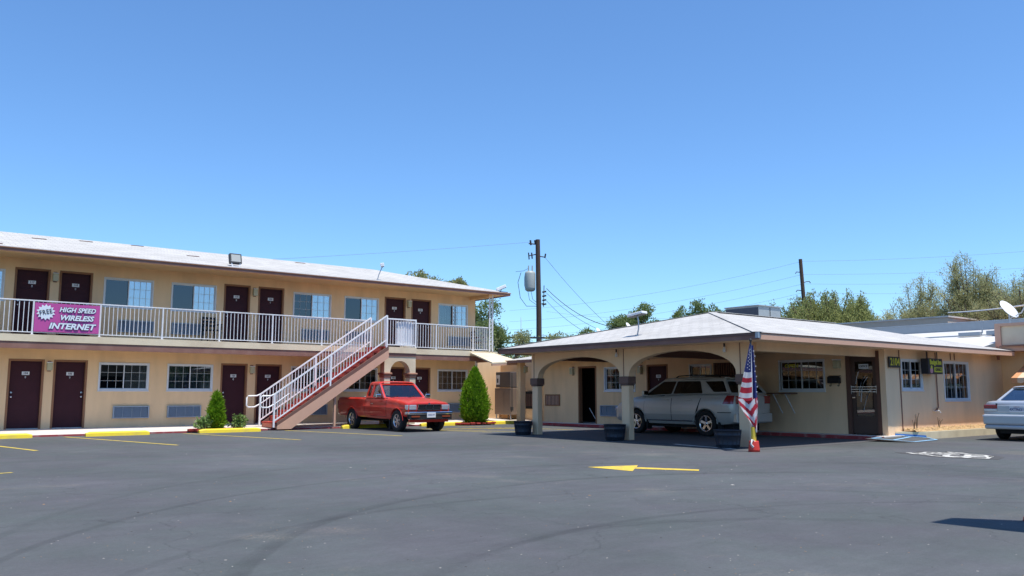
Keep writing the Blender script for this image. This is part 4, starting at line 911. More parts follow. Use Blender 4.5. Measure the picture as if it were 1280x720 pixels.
# ------------------------------------------------------------------ shops at the right edge
RB = thing('shop_building', "tan shop building at the right edge with brown-trimmed parapet", 'shop building', (28.5, 8, 0)); RR = rel(RB)
g = MB(); wall_holes(g, 1.0, 11.148, -.02, 2.62, [(4.2, 6.0, 1.0, 2.05), (7.6, 10.0, .8, 1.95)], lambda u, d, z: (28.5 + d, u, z)); g.quad((28.5, 1, -.02), (36, 1, -.02), (36, 1, 2.6), (28.5, 1, 2.6)); obj('wall', g, 'stucco', RB, RR)
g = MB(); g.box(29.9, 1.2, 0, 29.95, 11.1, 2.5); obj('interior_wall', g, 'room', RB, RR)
make_window(RB, (0, 9.98 - 8, .84), R(-90), 2.36, 1.08, lcur=None, rcur=None)
g = MB(); g.box(28.02, 1.0, 2.66, 28.3, 11.0, 3.24); obj('parapet', g, 'cream', RB, RR)
g = MB(); g.box(27.96, .95, 3.24, 28.36, 11.06, 3.33); g.box(27.96, 10.90, 2.60, 28.36, 11.07, 3.239); g.box(27.80, .95, 2.46, 28.52, 11.145, 2.60); obj('parapet_trim', g, 'stringer', RB, RR)
g = MB(); g.box(27.70, 10.9, 2.2, 27.78, 10.96, 2.6); g.box(27.7, 1, 2.601, 28.02, 10.85, 2.63); obj('gutter', g, 'brown', RB, RR)
aw = thing('awning', "orange and cream striped scalloped awning at the right edge", 'awning', (28.5, 9, 2))
for k in range(28):
    y1 = 10.42 - k * .17; y0 = y1 - .17; m_ = 'awning' if k % 2 else 'awning_o'
    g = MB(); A = [(28.49, y0, 2.12), (28.49, y1, 2.12), (27.25, y1, 1.64), (27.25, y0, 1.64)]; g.add([*A, *[(x, y, z - .012) for x, y, z in A]], [(0, 1, 2, 3), (7, 6, 5, 4), (3, 2, 6, 7)])
    ym = (y0 + y1) / 2; sc = [(27.248, y1, 1.64)] + [(27.248, ym + .085 * cos(a_), 1.53 - .05 * sin(a_)) for a_ in [pi * i / 6 for i in range(7)]] + [(27.248, y0, 1.64)]
    g.poly(sc); obj('awning_strip', g, m_, aw, rel(aw), fix=False)
# white low-slope roof behind, flashing band, far parapets
br = thing('back_building', "low rear building with white sloping roof and grey metal edge", 'building', (32, 14, 0)); RBk = rel(br)
g = MB(); g.box(28.6, 11.2, 0, 35.5, 22, 2.5); obj('wall', g, 'stucco', br, RBk)
g = MB(); g.quad((27.0, 11.10, 2.56), (27.0, 19.5, 2.56), (31.98, 19.5, 3.44), (31.98, 11.10, 3.44)); g.quad((28.4, 2.0, 2.85), (28.4, 11.09, 2.85), (31.98, 11.09, 3.44), (31.98, 2.0, 3.44)); obj('roof', g, 'roof_flat', br, RBk)
g = MB(); g.box(30.2, 13.0, 3.09, 30.34, 15.3, 3.17); g.box(30.2, 10.5, 3.10, 30.34, 12.99, 3.16); obj('roof_strip', g, 'metal_band', br, RBk)  # thin grey boxes in a line across the white roof
g = MB(); g.box(32.0, 2.0, 3.42, 32.1, 18.2, 3.74); g.box(31.98, 2.0, 3.74, 32.14, 18.25, 3.77, 1); obj('metal_edge', g, ['metal_band', 'steel'], br, RBk)
g = MB(); g.box(30.0, 12.25, 3.2, 30.03, 12.28, 3.62); g.box(30.0, 11.85, 3.2, 30.03, 11.88, 3.62); g.box(30.0, 11.88, 3.56, 30.03, 12.25, 3.59); g.box(29.9, 12.3, 3.12, 30.1, 13.0, 3.24); g.box(29.9, 11.7, 3.12, 30.1, 12.1, 3.26); obj('pipe_frame', g, 'metal_band', br, RBk)
fb = thing('far_building', "grey-brown stucco parapet building behind the rear roof", 'building', (46, 24, 0)); RF = rel(fb)
g = MB(); g.box(45, 20.05, 0, 52, 33, 5.12); obj('wall', g, 'grey_stucco', fb, RF); g = MB(); g.box(44.95, 19.98, 5.12, 52.05, 33.05, 5.2); obj('coping', g, 'concrete', fb, RF)
g = MB(); g.box(46, 15.5, 0, 51, 19.9, 4.55); rtb = tag(obj('far_building', g, 'grey_stucco'), "small far building with a strip of red roof tile, right of the grey parapet", 'building')
g = MB()
for k in range(20): g.cyl((45.9, 15.6 + k * .21, 4.66), (47.6, 15.6 + k * .21, 4.9), .11, n=8)
obj('roof', g, 'tile_red', rtb)
# rooftop cooler
ck = thing('rooftop_cooler', "grey metal evaporative cooler box on the office roof ridge", 'cooler', (24.9, 17.5, 3.2))
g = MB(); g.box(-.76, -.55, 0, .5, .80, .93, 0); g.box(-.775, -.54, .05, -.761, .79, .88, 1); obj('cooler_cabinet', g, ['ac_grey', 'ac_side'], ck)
g = MB(); g.box(-.80, -.59, .93, .54, .84, .96); obj('cooler_lid', g, 'ac_grey', ck)
g = MB(); g.box(-.12, -.565, .05, -.10, -.551, .9); obj('cooler_seam', g, 'dkgrey', ck)
# satellite dish
ds = thing('satellite_dish', "white satellite dish above the parapet at the right edge", 'satellite dish', (30.3, 11.2, 3.2))
g = MB(); prof = [(.0, .0), (.12, .006), (.24, .026), (.36, .06), (.36, .072), (.24, .038), (.12, .018), (0, .012)]; g.lathe(prof, n=28); q = obj('dish', g, 'white', ds, (-.1, .3, .72)); q.rotation_euler = (Vector((.7826, -.6225, 0)) * .45 + Vector((0, 0, .65)) - Vector((.6225, .7826, 0)) * .82).to_track_quat('Z', 'Y').to_euler()
g = MB(); g.cyl((0, .3, -.2), (0, .3, .66), .025, n=8); g.tube([(0, .3, .45), (-.05, -.1, .62), (-.15, -.32, .95)], .018, 6); obj('mast', g, 'steel', ds); g = MB(); g.box(-.2, -.40, .9, -.1, -.28, 1.0); obj('receiver', g, 'dkgrey', ds)
# small dishes on the far side of the carport roof
for (x, y, z, l_) in ((18.9, 18.0, 2.72, "small white vent cap on the far slope of the carport roof"), (18.6, 19.0, 2.6, "small white dish at the far left edge of the carport roof")):
    t = thing('roof_dish', l_, 'roof dish', (x, y, z)); g = MB(); g.cyl((0, 0, -.2), (0, 0, .42), .02, n=8); obj('mast', g, 'steel', t)
    g = MB(); g.lathe([(0, 0), (.09, .01), (.17, .05), (.17, .06), (.09, .02), (0, .012)], n=18); q = obj('dish', g, 'white', t, (0, 0, .46)); q.rotation_euler = (R(50), R(30), 0)

# ------------------------------------------------------------------ kerb stones, shrubs, buckets
def wheelstop(x0, x1, y, label, rot=0):
    L = x1 - x0; g = MB(); n = 14; pf = [(-.10, 0), (-.085, .09), (-.045, .125), (.045, .125), (.085, .09), (.10, 0)]
    V = []; 
    for i in range(n + 1):
        u = -L / 2 + L * i / n; s = .72 if i in (0, n) else 1
        V += [(u, a * (1 if s == 1 else .8), b * s) for a, b in pf]
    F = [(i * 6 + j, (i + 1) * 6 + j, (i + 1) * 6 + j + 1, i * 6 + j + 1) for i in range(n) for j in range(5)] + [(0, 1, 2, 3, 4, 5), tuple(n * 6 + k for k in (5, 4, 3, 2, 1, 0))]
    g.add(V, F); o = obj('wheel_stop', g, 'yellow', None, ((x0 + x1) / 2, y, 0), R(rot), bevel=.008); tag(o, label, 'wheel stop', 'yellow wheel stops along the walkway'); return o
for x0, x1, y, r_, lb in ((2.2, 4.15, 25.9, 0, "yellow concrete wheel stop below the leftmost ground-floor door"), (5.42, 7.10, 25.75, 0, "yellow concrete wheel stop before the first ground-floor window"),
                      (8.50, 10.42, 25.75, 2, "yellow concrete wheel stop before the small round shrub bed"), (13.35, 15.15, 26.0, 0, "yellow wheel stop in shadow under the red pickup"),
                      (16.5, 18.75, 26.05, 0, "yellow wheel stop left of the tall cone shrub"), (19.35, 21.0, 26.0, 0, "yellow wheel stop right of the tall cone shrub")):
    wheelstop(x0, x1, y, lb, r_)

brk = MB(); brk.box(-.09, -.045, 0, .09, .045, .06); brkm = brk.mesh('brick', 'redbrick'); fixn(brkm)
def brick_bed(cx, cy, rx, ry_, z, label, n=18):
    t = thing('brick_bed', label, 'flower bed', (cx, cy, z))
    g = MB(); g.lathe([(0, .045), (rx * .9, .04), (rx * .92, 0)], n=20); q = obj('soil_patch', g, 'soil', t); q.scale = (1, ry_ / rx, 1)
    for k in range(n):
        a = 2 * pi * k / n; o = obj('brick', brkm, None, t, (rx * cos(a), ry_ * sin(a), random.uniform(0, .008)), a + pi / 2 + random.uniform(-.2, .2)); o.rotation_euler[0] = random.uniform(-.2, .2)
    return t
brick_bed(9.2, 26.22, .80, .34, .045, "ring of red painted bricks around the small cone shrub", 22)
brick_bed(18.85, 25.95, .85, .40, .04, "ring of red painted bricks around the tall cone shrub", 22)

def mesh_from(name, V, F, m, smooth=False):
    me = bpy.data.meshes.new(name); me.vertices.add(len(V)); me.vertices.foreach_set('co', V.astype(np.float32).ravel())
    k = F.shape[1]; me.loops.add(F.size); me.loops.foreach_set('vertex_index', F.astype(np.int32).ravel())
    me.polygons.add(len(F)); me.polygons.foreach_set('loop_start', np.arange(0, F.size, k, dtype=np.int32)); me.polygons.foreach_set('loop_total', np.full(len(F), k, dtype=np.int32))
    me.materials.append(M[m]); me.update(calc_edges=True); me.validate(); return me
def leaves(P, D, L, W, m, name='foliage', rng=RNG):
    """one pointed leaf (a folded rhomb) per row: base P, direction D, length L, width W"""
    n = len(P); D = D / np.linalg.norm(D, axis=1, keepdims=True); r = rng.normal(size=(n, 3)); S_ = np.cross(D, r); S_ /= np.linalg.norm(S_, axis=1, keepdims=True) + 1e-9
    a = P; b = P + D * (L * .45)[:, None] + S_ * (W * .5)[:, None]; c = P + D * L[:, None]; d = P + D * (L * .45)[:, None] - S_ * (W * .5)[:, None]
    V = np.stack([a, b, c, d], 1).reshape(-1, 3); F = np.arange(4 * n).reshape(n, 4); return mesh_from(name, V, F, m)
def cone_shrub(loc, h, r, n, label, belly=.28, loose=1.0):
    t = thing('cone_shrub', label, 'shrub', loc); rng = np.random.default_rng(int(h * 100))
    def rad(u): return r * np.where(u < belly, .70 + .30 * np.sin(u / belly * pi / 2), np.clip(1 - ((u - belly) / (1 - belly)) ** 1.55, 0, 1) ** .82)
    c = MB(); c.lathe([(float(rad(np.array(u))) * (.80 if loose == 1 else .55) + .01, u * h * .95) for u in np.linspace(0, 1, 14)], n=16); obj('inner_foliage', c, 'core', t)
    g = MB(); g.cyl((0, 0, -.05), (0, 0, h * .5), .05, .03, n=8); obj('trunk', g, 'bark', t)
    u = rng.beta(1.1, 1.35, n); th = rng.uniform(0, 2 * pi, n); lob = 1 + .07 * np.sin(th * 5 + u * 14) + .07 * np.sin(th * 11 - u * 23) + .06 * loose * rng.normal(size=n)
    rr = rad(u) * lob * np.sqrt(rng.uniform(.62, 1.03, n)); P_ = np.stack([rr * np.cos(th), rr * np.sin(th), u * h * .98 + .02 + .02 * h * np.sin(th * 3 + 1) ], 1)
    D = np.stack([np.cos(th) * .5, np.sin(th) * .5, np.full(n, .85)], 1) + rng.normal(scale=.28 * loose, size=(n, 3))
    obj('foliage', leaves(P_, D, rng.uniform(.05, .12, n) * (1 + .5 * (loose - 1)), rng.uniform(.018, .035, n), 'leaf_thuja', rng=rng), None, t); return t
cone_shrub((9.17, 26.2, .06), 1.12, .215, 4200, "small bright green cone shrub between two leafy bushes by the staircase", loose=2.0)
cone_shrub((18.85, 25.95, .05), 2.10, .51, 13000, "tall bright green cone shrub right of the red pickup", loose=1.35)
def leafy_bush(loc, r, h, n, label):
    t = thing('leafy_bush', label, 'bush', loc, group='broad-leaved bushes beside the small cone shrub'); rng = np.random.default_rng(int(loc[0] * 50)); g = MB(); P_ = []; D_ = []
    for k in range(26):
        a = rng.uniform(0, 2 * pi); e = rng.uniform(.35, 1.3); q = np.array([cos(a) * cos(e) * r * 1.2, sin(a) * cos(e) * r * .9, sin(e) * h]) * rng.uniform(.6, 1)
        g.tube([(0, 0, 0), tuple(q * .5 + np.array([0, 0, .04])), tuple(q)], .008, 4, r1=.003)
        for j in range(n // 26): s = rng.uniform(.35, 1.05); P_.append(q * s); D_.append(q / np.linalg.norm(q) * .6 + rng.normal(scale=.6, size=3) + np.array([0, 0, -.1]))
    obj('stem', g, 'bark', t); P_ = np.array(P_); D_ = np.array(D_); m_ = len(P_)
    obj('foliage', leaves(P_, D_, rng.uniform(.07, .13, m_), rng.uniform(.04, .07, m_), 'leaf_bush', rng=rng), None, t)
leafy_bush((8.75, 26.1, .06), .30, .50, 420, "pale leafy bush left of the small cone shrub")
leafy_bush((9.85, 26.15, .06), .36, .52, 480, "pale leafy bush right of the small cone shrub")

def bucket(x, y, z, r, h, label):
    t = thing('planter_tub', label, 'planter tub', (x, y, z), group='dark planter tubs at the carport pillars')
    g = MB(); g.lathe([(0, .0), (r * .76, 0), (r * .80, .03), (r * .85, h * .2), (r * .87, h * .21), (r * .87, h * .27), (r * .86, h * .28), (r * .94, h * .72), (r * .965, h * .73), (r * .965, h * .79), (r * .95, h * .80), (r * .99, h), (r * 1.02, h * 1.0), (r * 1.02, h * 1.04), (r * .94, h * 1.04), (r * .9, h * .9), (0, h * .88)], n=30); obj('tub', g, 'bucket', t)
    g = MB()
    for k in range(15): a = 2 * pi * k / 15; g.bar((r * .82 * cos(a), r * .82 * sin(a), .03), (r * .98 * cos(a), r * .98 * sin(a), h * .97), .012, .012, up=(cos(a), sin(a), 0))
    obj('stave_seam', g, 'bucket', t)
    g = MB(); g.lathe([(0, h * .9), (r * .9, h * .895)], n=20); obj('soil', g, 'soil', t); return t
bucket(15.58, 19.07, 0, .27, .37, "dark planter tub at the left carport pillar"); bucket(15.52, 15.31, 0, .285, .39, "dark planter tub at the middle carport pillar")
bucket(15.35, 11.69, -.01, .30, .39, "dark planter tub between the silver car and the right carport pillar")

# ------------------------------------------------------------------ flags
STAR = [(cos(pi / 2 + k * pi / 5) * (1 if k % 2 == 0 else .42), sin(pi / 2 + k * pi / 5) * (1 if k % 2 == 0 else .42)) for k in range(10)]
def flag(loc, rot, label, ztop=2.16):
    t = thing('flag', label, 'flag', loc, rot)
    g = MB(); g.tube([(0, 0, .05), (.0, .01, 1.2), (.01, .02, ztop + .10)], .017, 8); g.lathe([(0, .05), (.03, .03), (.03, 0), (.012, -.02)], (.01, .02, ztop + .12), n=10); obj('flag_pole', g, 'dkgrey', t)
    g = MB(); g.cyl((0, 0, .14), (0, 0.003, .50), .05, .047, n=14); obj('yellow_sleeve', g, 'flag_yellow', t)
    g = MB(); g.lathe([(.0, .0), (.118, 0), (.114, .05), (.098, .20), (.094, .22), (.07, .22), (.07, .19), (0, .18)], n=24); obj('red_bucket', g, 'redbucket', t)
    # main drape: x runs to the viewer's left of the pole
    def panel(x0f, x1f, zt, zb, nx_, nz, colf, ph, dep=.035, name='flag_cloth'):
        g = MB()
        def pt(i, j):
            u = i / nx_; v = j / nz; z = zt + (zb - zt) * v; xa = x0f(v); xb = x1f(v); x = xa + (xb - xa) * u
            return (x, -.035 - dep * sin(u * 7.0 + ph + v * 2.2) * (.35 + v) * .8, z - .03 * sin(u * 3.1) * v)
        for j in range(nz):
            for i in range(nx_): g.add([pt(i, j), pt(i + 1, j), pt(i + 1, j + 1), pt(i, j + 1)], [(0, 1, 2, 3)], colf((i + .5) / nx_, (j + .5) / nz), True)
        o = obj(name, g, ['flag_r', 'flag_w', 'flag_b'], t, fix=False); return o
    lp = lambda a, b: (lambda v: a + (b - a) * v)
    up = panel(lp(-.03, -.31), lambda v: .0, ztop + .05, 1.06, 16, 60, lambda u, v: (2 if v < .50 and u < .85 else (1 if v < .52 or u > .93 else (0 if int((v - .52) / .085) % 2 else 1))), .4)
    lo = panel(lambda v: -.31 + .31 * v ** 1.1 - .02 * sin(v * 6), lambda v: .075, 1.08, .42, 20, 60, lambda u, v: (0 if int((v * 5.5 + abs(u - .55) * 3.2) * 1.0) % 2 == 0 else 1), 1.3)
    rt = panel(lambda v: .0, lp(.045, .105), ztop + .02, 1.02, 8, 50, lambda u, v: 2 if v < .93 else 0, 2.0, .02)
    rt2 = panel(lambda v: .03, lambda v: .105 - .03 * v, 1.04, .55, 8, 40, lambda u, v: (0 if int(v * 4 + u * 2) % 2 == 0 else 1), 2.4, .02)
    g = MB()
    for k in range(9): z = ztop - .10 - k * .105; x = .045 + .0045 * k + (.012 if k % 2 else -.008); g.poly([(x + a * .020, -.075, z + b * .020) for a, b in STAR])
    for k in range(13):
        v = .10 + .36 * k / 12; z = ztop + .05 + (1.06 - ztop - .05) * v; x = -.03 - .28 * v + (.05 if k % 2 else .10) * (v * 2); g.poly([(x + a * .014, -.095, z + b * .014) for a, b in STAR])
    obj('star', g, 'flag_w', t, fix=False)
    g = MB(); g.tube([(-.05, -.10, .1), (-.10, -.12, .16), (-.06, -.09, .24), (-.02, -.06, .21)], .025, 6); obj('white_rag', g, 'flag_w', t)
    return t
flag((14.80, 10.62, 0), R(-38), "american flag on a pole in a red bucket at the right carport pillar")
f2 = thing('sign_stand', "red base of a pole sign just at the right edge of the photo", 'sign', (8.92, 3.26, 0), R(20))
g = MB(); g.lathe([(0, 0), (.13, 0), (.125, .03), (.08, .09), (.04, .10), (0, .10)], n=24); obj('red_base', g, 'redbucket', f2)
ps_ = thing('pylon_sign', "tall sign panel outside the right edge whose shadow falls on the lot", 'sign', (8.6, 2.3, 0))
g = MB(); g.prism([(-.42, .25), (.55, .25), (.38, 3.2), (.10, 4.75), (-.36, 4.75)], -.05, .05, plane='xz'); obj('sign_panel', g, 'plate', ps_)
for x in (-.3, .4): g = MB(); g.cyl((x, 0, -.02), (x, 0, .26), .05, n=10); obj('sign_post', g, 'steel', ps_)

# ------------------------------------------------------------------ vehicles
def interp(st, n):
    st = np.array(st, float); x = st[:, 0]; out = []
    for k in range(len(st) - 1):
        p0 = st[max(k - 1, 0)]; p1 = st[k]; p2 = st[k + 1]; p3 = st[min(k + 2, len(st) - 1)]
        m = max(1, int(round(n * abs(p2[0] - p1[0]) / abs(x[-1] - x[0]))))
        for j in range(m): t = j / m; q = .5 * ((2 * p1) + (-p0 + p2) * t + (2 * p0 - 5 * p1 + 4 * p2 - p3) * t * t + (-p0 + 3 * p1 - 3 * p2 + p3) * t ** 3); q[0] = p1[0] + (p2[0] - p1[0]) * t; out.append(q)
    out.append(st[-1]); return np.array(out)
def section(s, kind_='car'):
    x, zb, zt, w_, cr = s; H_ = zt - zb
    if kind_ == 'truck': pr = [(.0, 0), (.86, 0), (.93, .02), (.965, .09), (.99, .30), (1, .52), (1, .60), (.985, .63), (.985, .80), (.975, .90), (.955, .955), (.91, .99), (.80, 1.0), (.45, 1.0), (0, 1.0)]
    else: pr = [(.0, 0), (.84, 0), (.91, .02), (.955, .09), (.985, .24), (1, .42), (1, .55), (.99, .66), (.97, .78), (.945, .88), (.915, .94), (.86, .985), (.76, 1.0), (.42, 1.0), (0, 1.0)]
    pts = [(y * w_, zb + z * H_ + (cr * (1 - (y) ** 2) if i >= 11 else 0)) for i, (y, z) in enumerate(pr)]
    return pts
def shell(name, st, parent, mats, kd='car', arches=(), ar=.36, darkx=None, cav=None, clad=None, n=60):
    Q = interp(st, n); secs = [section(s, kd) for s in Q]; V = []; F = []; mi = []; K = 2 * len(secs[0]) - 2
    for s, c in zip(Q, secs):
        ring = [(s[0], y, z) for y, z in c] + [(s[0], -y, z) for y, z in reversed(c[1:-1])]; V += ring
    for i in range(len(Q) - 1):
        for j in range(K): F.append((i * K + j, i * K + (j + 1) % K, (i + 1) * K + (j + 1) % K, (i + 1) * K + j)); 
    F.append(tuple(range(K))); F.append(tuple(reversed(range((len(Q) - 1) * K, len(Q) * K))))
    me = bpy.data.meshes.new(name); me.from_pydata(V, [], F)
    for m_ in mats: me.materials.append(M[m_])
    fixn(me); o = bpy.data.objects.new(name, me); COL.objects.link(o)
    cut = MB()
    for xa in arches:
        for sgn in (1, -1): y0, y1 = (.50, 1.2) if sgn > 0 else (-1.2, -.50); cut.cyl((xa, y0, ar), (xa, y1, ar), ar + .055, n=36)
    if cav: cut.box(*cav)
    cm = cut.mesh('c', mats[1]); fixn(cm); co = bpy.data.objects.new('c', cm); COL.objects.link(co)
    b = o.modifiers.new('b', 'BOOLEAN'); b.object = co; b.operation = 'DIFFERENCE'; b.solver = 'EXACT'
    dg = bpy.context.evaluated_depsgraph_get(); dg.update(); res = bpy.data.meshes.new_from_object(o.evaluated_get(dg)); bpy.data.objects.remove(o); bpy.data.objects.remove(co)
    res.materials.clear()
    for m_ in mats: res.materials.append(M[m_])
    ra = ar + .055
    for p in res.polygons:
        c = p.center; k = 0; p.use_smooth = True
        if clad and c.z < clad: k = 2
        for xa in arches:
            d = math.hypot(c.x - xa, c.z - ar)
            if d < ra + .006 and (abs(p.normal.y) < .25 and abs(d - ra) < .02 and abs(c.y) > .49 or abs(abs(c.y) - .5) < .012): k = 1; p.use_smooth = False
        if darkx and darkx[0] < c.x < darkx[1] and p.normal.z > .8 and abs(c.y) < .68 and c.z > .7: k = 1
        if c.z < st[0][1] + .12 and p.normal.z < -.8: k = 1
        if cav and cav[0] - .01 < c.x < cav[3] + .01 and abs(c.y) < cav[4] + .01 and c.z > cav[2] - .01 and (c.z < cav[2] + .02 or p.normal.y * c.y < 0 or abs(p.normal.x) > .9) and abs(c.y) < abs(cav[4]) + .005: p.use_smooth = False
    ob = bpy.data.objects.new(name, res); COL.objects.link(ob); ob.parent = parent
    es = ob.modifiers.new('e', 'EDGE_SPLIT'); es.split_angle = R(38)
    def sy(x, z):
        i = int(np.clip(np.searchsorted(Q[:, 0], x) - 1, 0, len(Q) - 2)); t = np.clip((x - Q[i, 0]) / (Q[i + 1, 0] - Q[i, 0]), 0, 1)
        def at(c): 
            zs_ = [q[1] for q in c[1:12]]; ys_ = [q[0] for q in c[1:12]]; return float(np.interp(z, zs_, ys_))
        return at(secs[i]) * (1 - t) + at(secs[i + 1]) * t
    return ob, sy
def side_patch(sy, x0, x1, z0, z1, sgn, off, slope0=0, slope1=0, nx=8, nz=8, mb=None, m=0):
    g = mb or MB(); 
    def pt(i, j):
        v = j / nz; z = z0 + (z1 - z0) * v; a = x0 + slope0 * v; b = x1 + slope1 * v; x = a + (b - a) * i / nx; return (x, sgn * (sy(x, z) + off), z)
    for i in range(nx):
        for j in range(nz): g.add([pt(i, j), pt(i + 1, j), pt(i + 1, j + 1), pt(i, j + 1)], [(0, 1, 2, 3)], m, True)
    return g
def wheel(parent, x, y, r, wd, sgn, spokes=5, rimm='alloy', style='car', rr=.62):
    W = empty('wheel', parent, (x, y, r)); g = MB(); h = wd / 2
    g.lathe([(r * rr, -h * .82), (r * .80, -h), (r * .93, -h * .96), (r * .985, -h * .8), (r, -h * .55), (r, h * .55), (r * .985, h * .8), (r * .93, h * .96), (r * .80, h), (r * rr, h * .82), (r * rr * .96, 0), (r * rr, -h * .82)], ax='y', n=40)
    obj('tyre', g, 'tyre', W)
    g = MB(); R_ = r * rr; o = sgn
    g.lathe([(R_ * 1.02, o * h * .84), (R_ * .96, o * h * .86), (R_ * .90, o * h * .60), (R_ * .86, o * h * .1), (R_ * .8, -o * h * .3)], ax='y', n=36)
    g.lathe([(0, o * h * .62), (R_ * .16, o * h * .62), (R_ * .24, o * h * .52), (R_ * .26, o * h * .2)], ax='y', n=20)
    for k in range(spokes):
        a = 2 * pi * k / spokes + .3; wa = .30 if style == 'car' else .22
        c, s_ = cos(a), sin(a); ww_ = R_ * wa; 
        p = lambda rad, off, yy: (rad * c - off * s_, yy, rad * s_ + off * c)
        g.add([p(R_ * .18, -ww_ * .55, o * h * .58), p(R_ * .18, ww_ * .55, o * h * .58), p(R_ * .93, ww_ * (.5 if style == 'car' else .7), o * h * .66), p(R_ * .93, -ww_ * (.5 if style == 'car' else .7), o * h * .66),
               p(R_ * .18, -ww_ * .6, o * h * .2), p(R_ * .18, ww_ * .6, o * h * .2), p(R_ * .93, ww_ * .6, o * h * .3), p(R_ * .93, -ww_ * .6, o * h * .3)], [(0, 1, 2, 3), (0, 4, 5, 1), (1, 5, 6, 2), (2, 6, 7, 3), (3, 7, 4, 0)])
    obj('rim', g, rimm, W); g = MB(); g.lathe([(0, -o * h * .25), (R_ * .88, -o * h * .25)], ax='y', n=24); obj('brake_disc', g, 'dkgrey', W); return W
def fquad(fr, gl, p00, p10, p11, p01, ml, mr_, mb_, mt, dep=.012, mlt=None, mrt=None):
    """frame of a window (four strips and reveals) and its glass, from four corners"""
    p00, p10, p11, p01 = map(Vector, (p00, p10, p11, p01)); bl = lambda u, v: p00 * (1 - u) * (1 - v) + p10 * u * (1 - v) + p11 * u * v + p01 * (1 - u) * v
    nrm = (p10 - p00).cross(p01 - p00).normalized()
    A, B, C_, D = bl(ml, mb_), bl(1 - mr_, mb_), bl(1 - (mr_ if mrt is None else mrt), 1 - mt), bl(ml if mlt is None else mlt, 1 - mt)
    rnd = []; k = .16
    for (P0, Pa, Pb) in ((A, D, B), (B, A, C_), (C_, B, D), (D, C_, A)):
        la = (Pa - P0).length; lb = (Pb - P0).length; q = min(.045, la * .3, lb * .3); a_ = P0 + (Pa - P0).normalized() * q; b_ = P0 + (Pb - P0).normalized() * q
        rnd.append([a_, a_ * .25 + P0 * .5 + b_ * .25, b_])
    O = [p00, p10, p11, p01]
    for c in range(4):
        r0 = rnd[c]; fr.add([O[c], r0[0], r0[1], r0[2]], [(0, 1, 2, 3)]); n_ = (c + 1) % 4; fr.add([O[c], r0[2], rnd[n_][0], O[n_]], [(0, 1, 2, 3)])
    loop = [p for r_ in rnd for p in r_]; low = [p - nrm * dep for p in loop]
    for i in range(12): j = (i + 1) % 12; fr.add([loop[i], loop[j], low[j], low[i]], [(0, 1, 2, 3)])
    gl.add(low, [tuple(range(12))])
def roof_mesh(g, xs, yh, zt, cr, taper=0, thick=.0):
    """roof skin: stations (x, half width, edge z), crowned"""
    prof = [(1, 0), (.985, .30), (.94, .58), (.84, .80), (.6, .93), (.3, .985), (0, 1)]
    V = []; K = 13
    for x, yw, z in xs:
        row = [(x, yw * a, z + cr * b) for a, b in prof]; V += row + [(x, -y, zz) for _, y, zz in reversed(row[:-1])]
    F = [(i * K + j, i * K + j + 1, (i + 1) * K + j + 1, (i + 1) * K + j) for i in range(len(xs) - 1) for j in range(K - 1)]
    g.add(V, F, 0, True)
def mirror_part(root, x, y, z, m, sgn, s=1):
    g = MB(); g.box(-.03 * s, -.10 * s, -.06 * s, .05 * s, .10 * s, .07 * s); o = obj('mirror', g, m, root, (x, y + sgn * .13, z), bevel=.025, seg=3); g = MB(); g.box(-.036 * s, -.085 * s, -.045 * s, -.031 * s, .085 * s, .055 * s); obj('mirror_glass', g, 'chrome', o)
    g = MB(); g.bar((0, -sgn * .14, -.05), (0, -sgn * .05, -.02), .04, .03); obj('mirror_arm', g, 'black', o)
def seats(root, xs, z=.62, hw=.5, top=.52):
    for x in xs:
        for y in (-hw * .7, hw * .7):
            g = MB(); g.box(-.07, -.20, 0, .07, .20, top); g.box(-.05, -.11, top + .03, .05, .11, top + .17); o = obj('seat', g, 'seat', root, (x, y, z), bevel=.04); o.rotation_euler = (0, R(-8), 0)

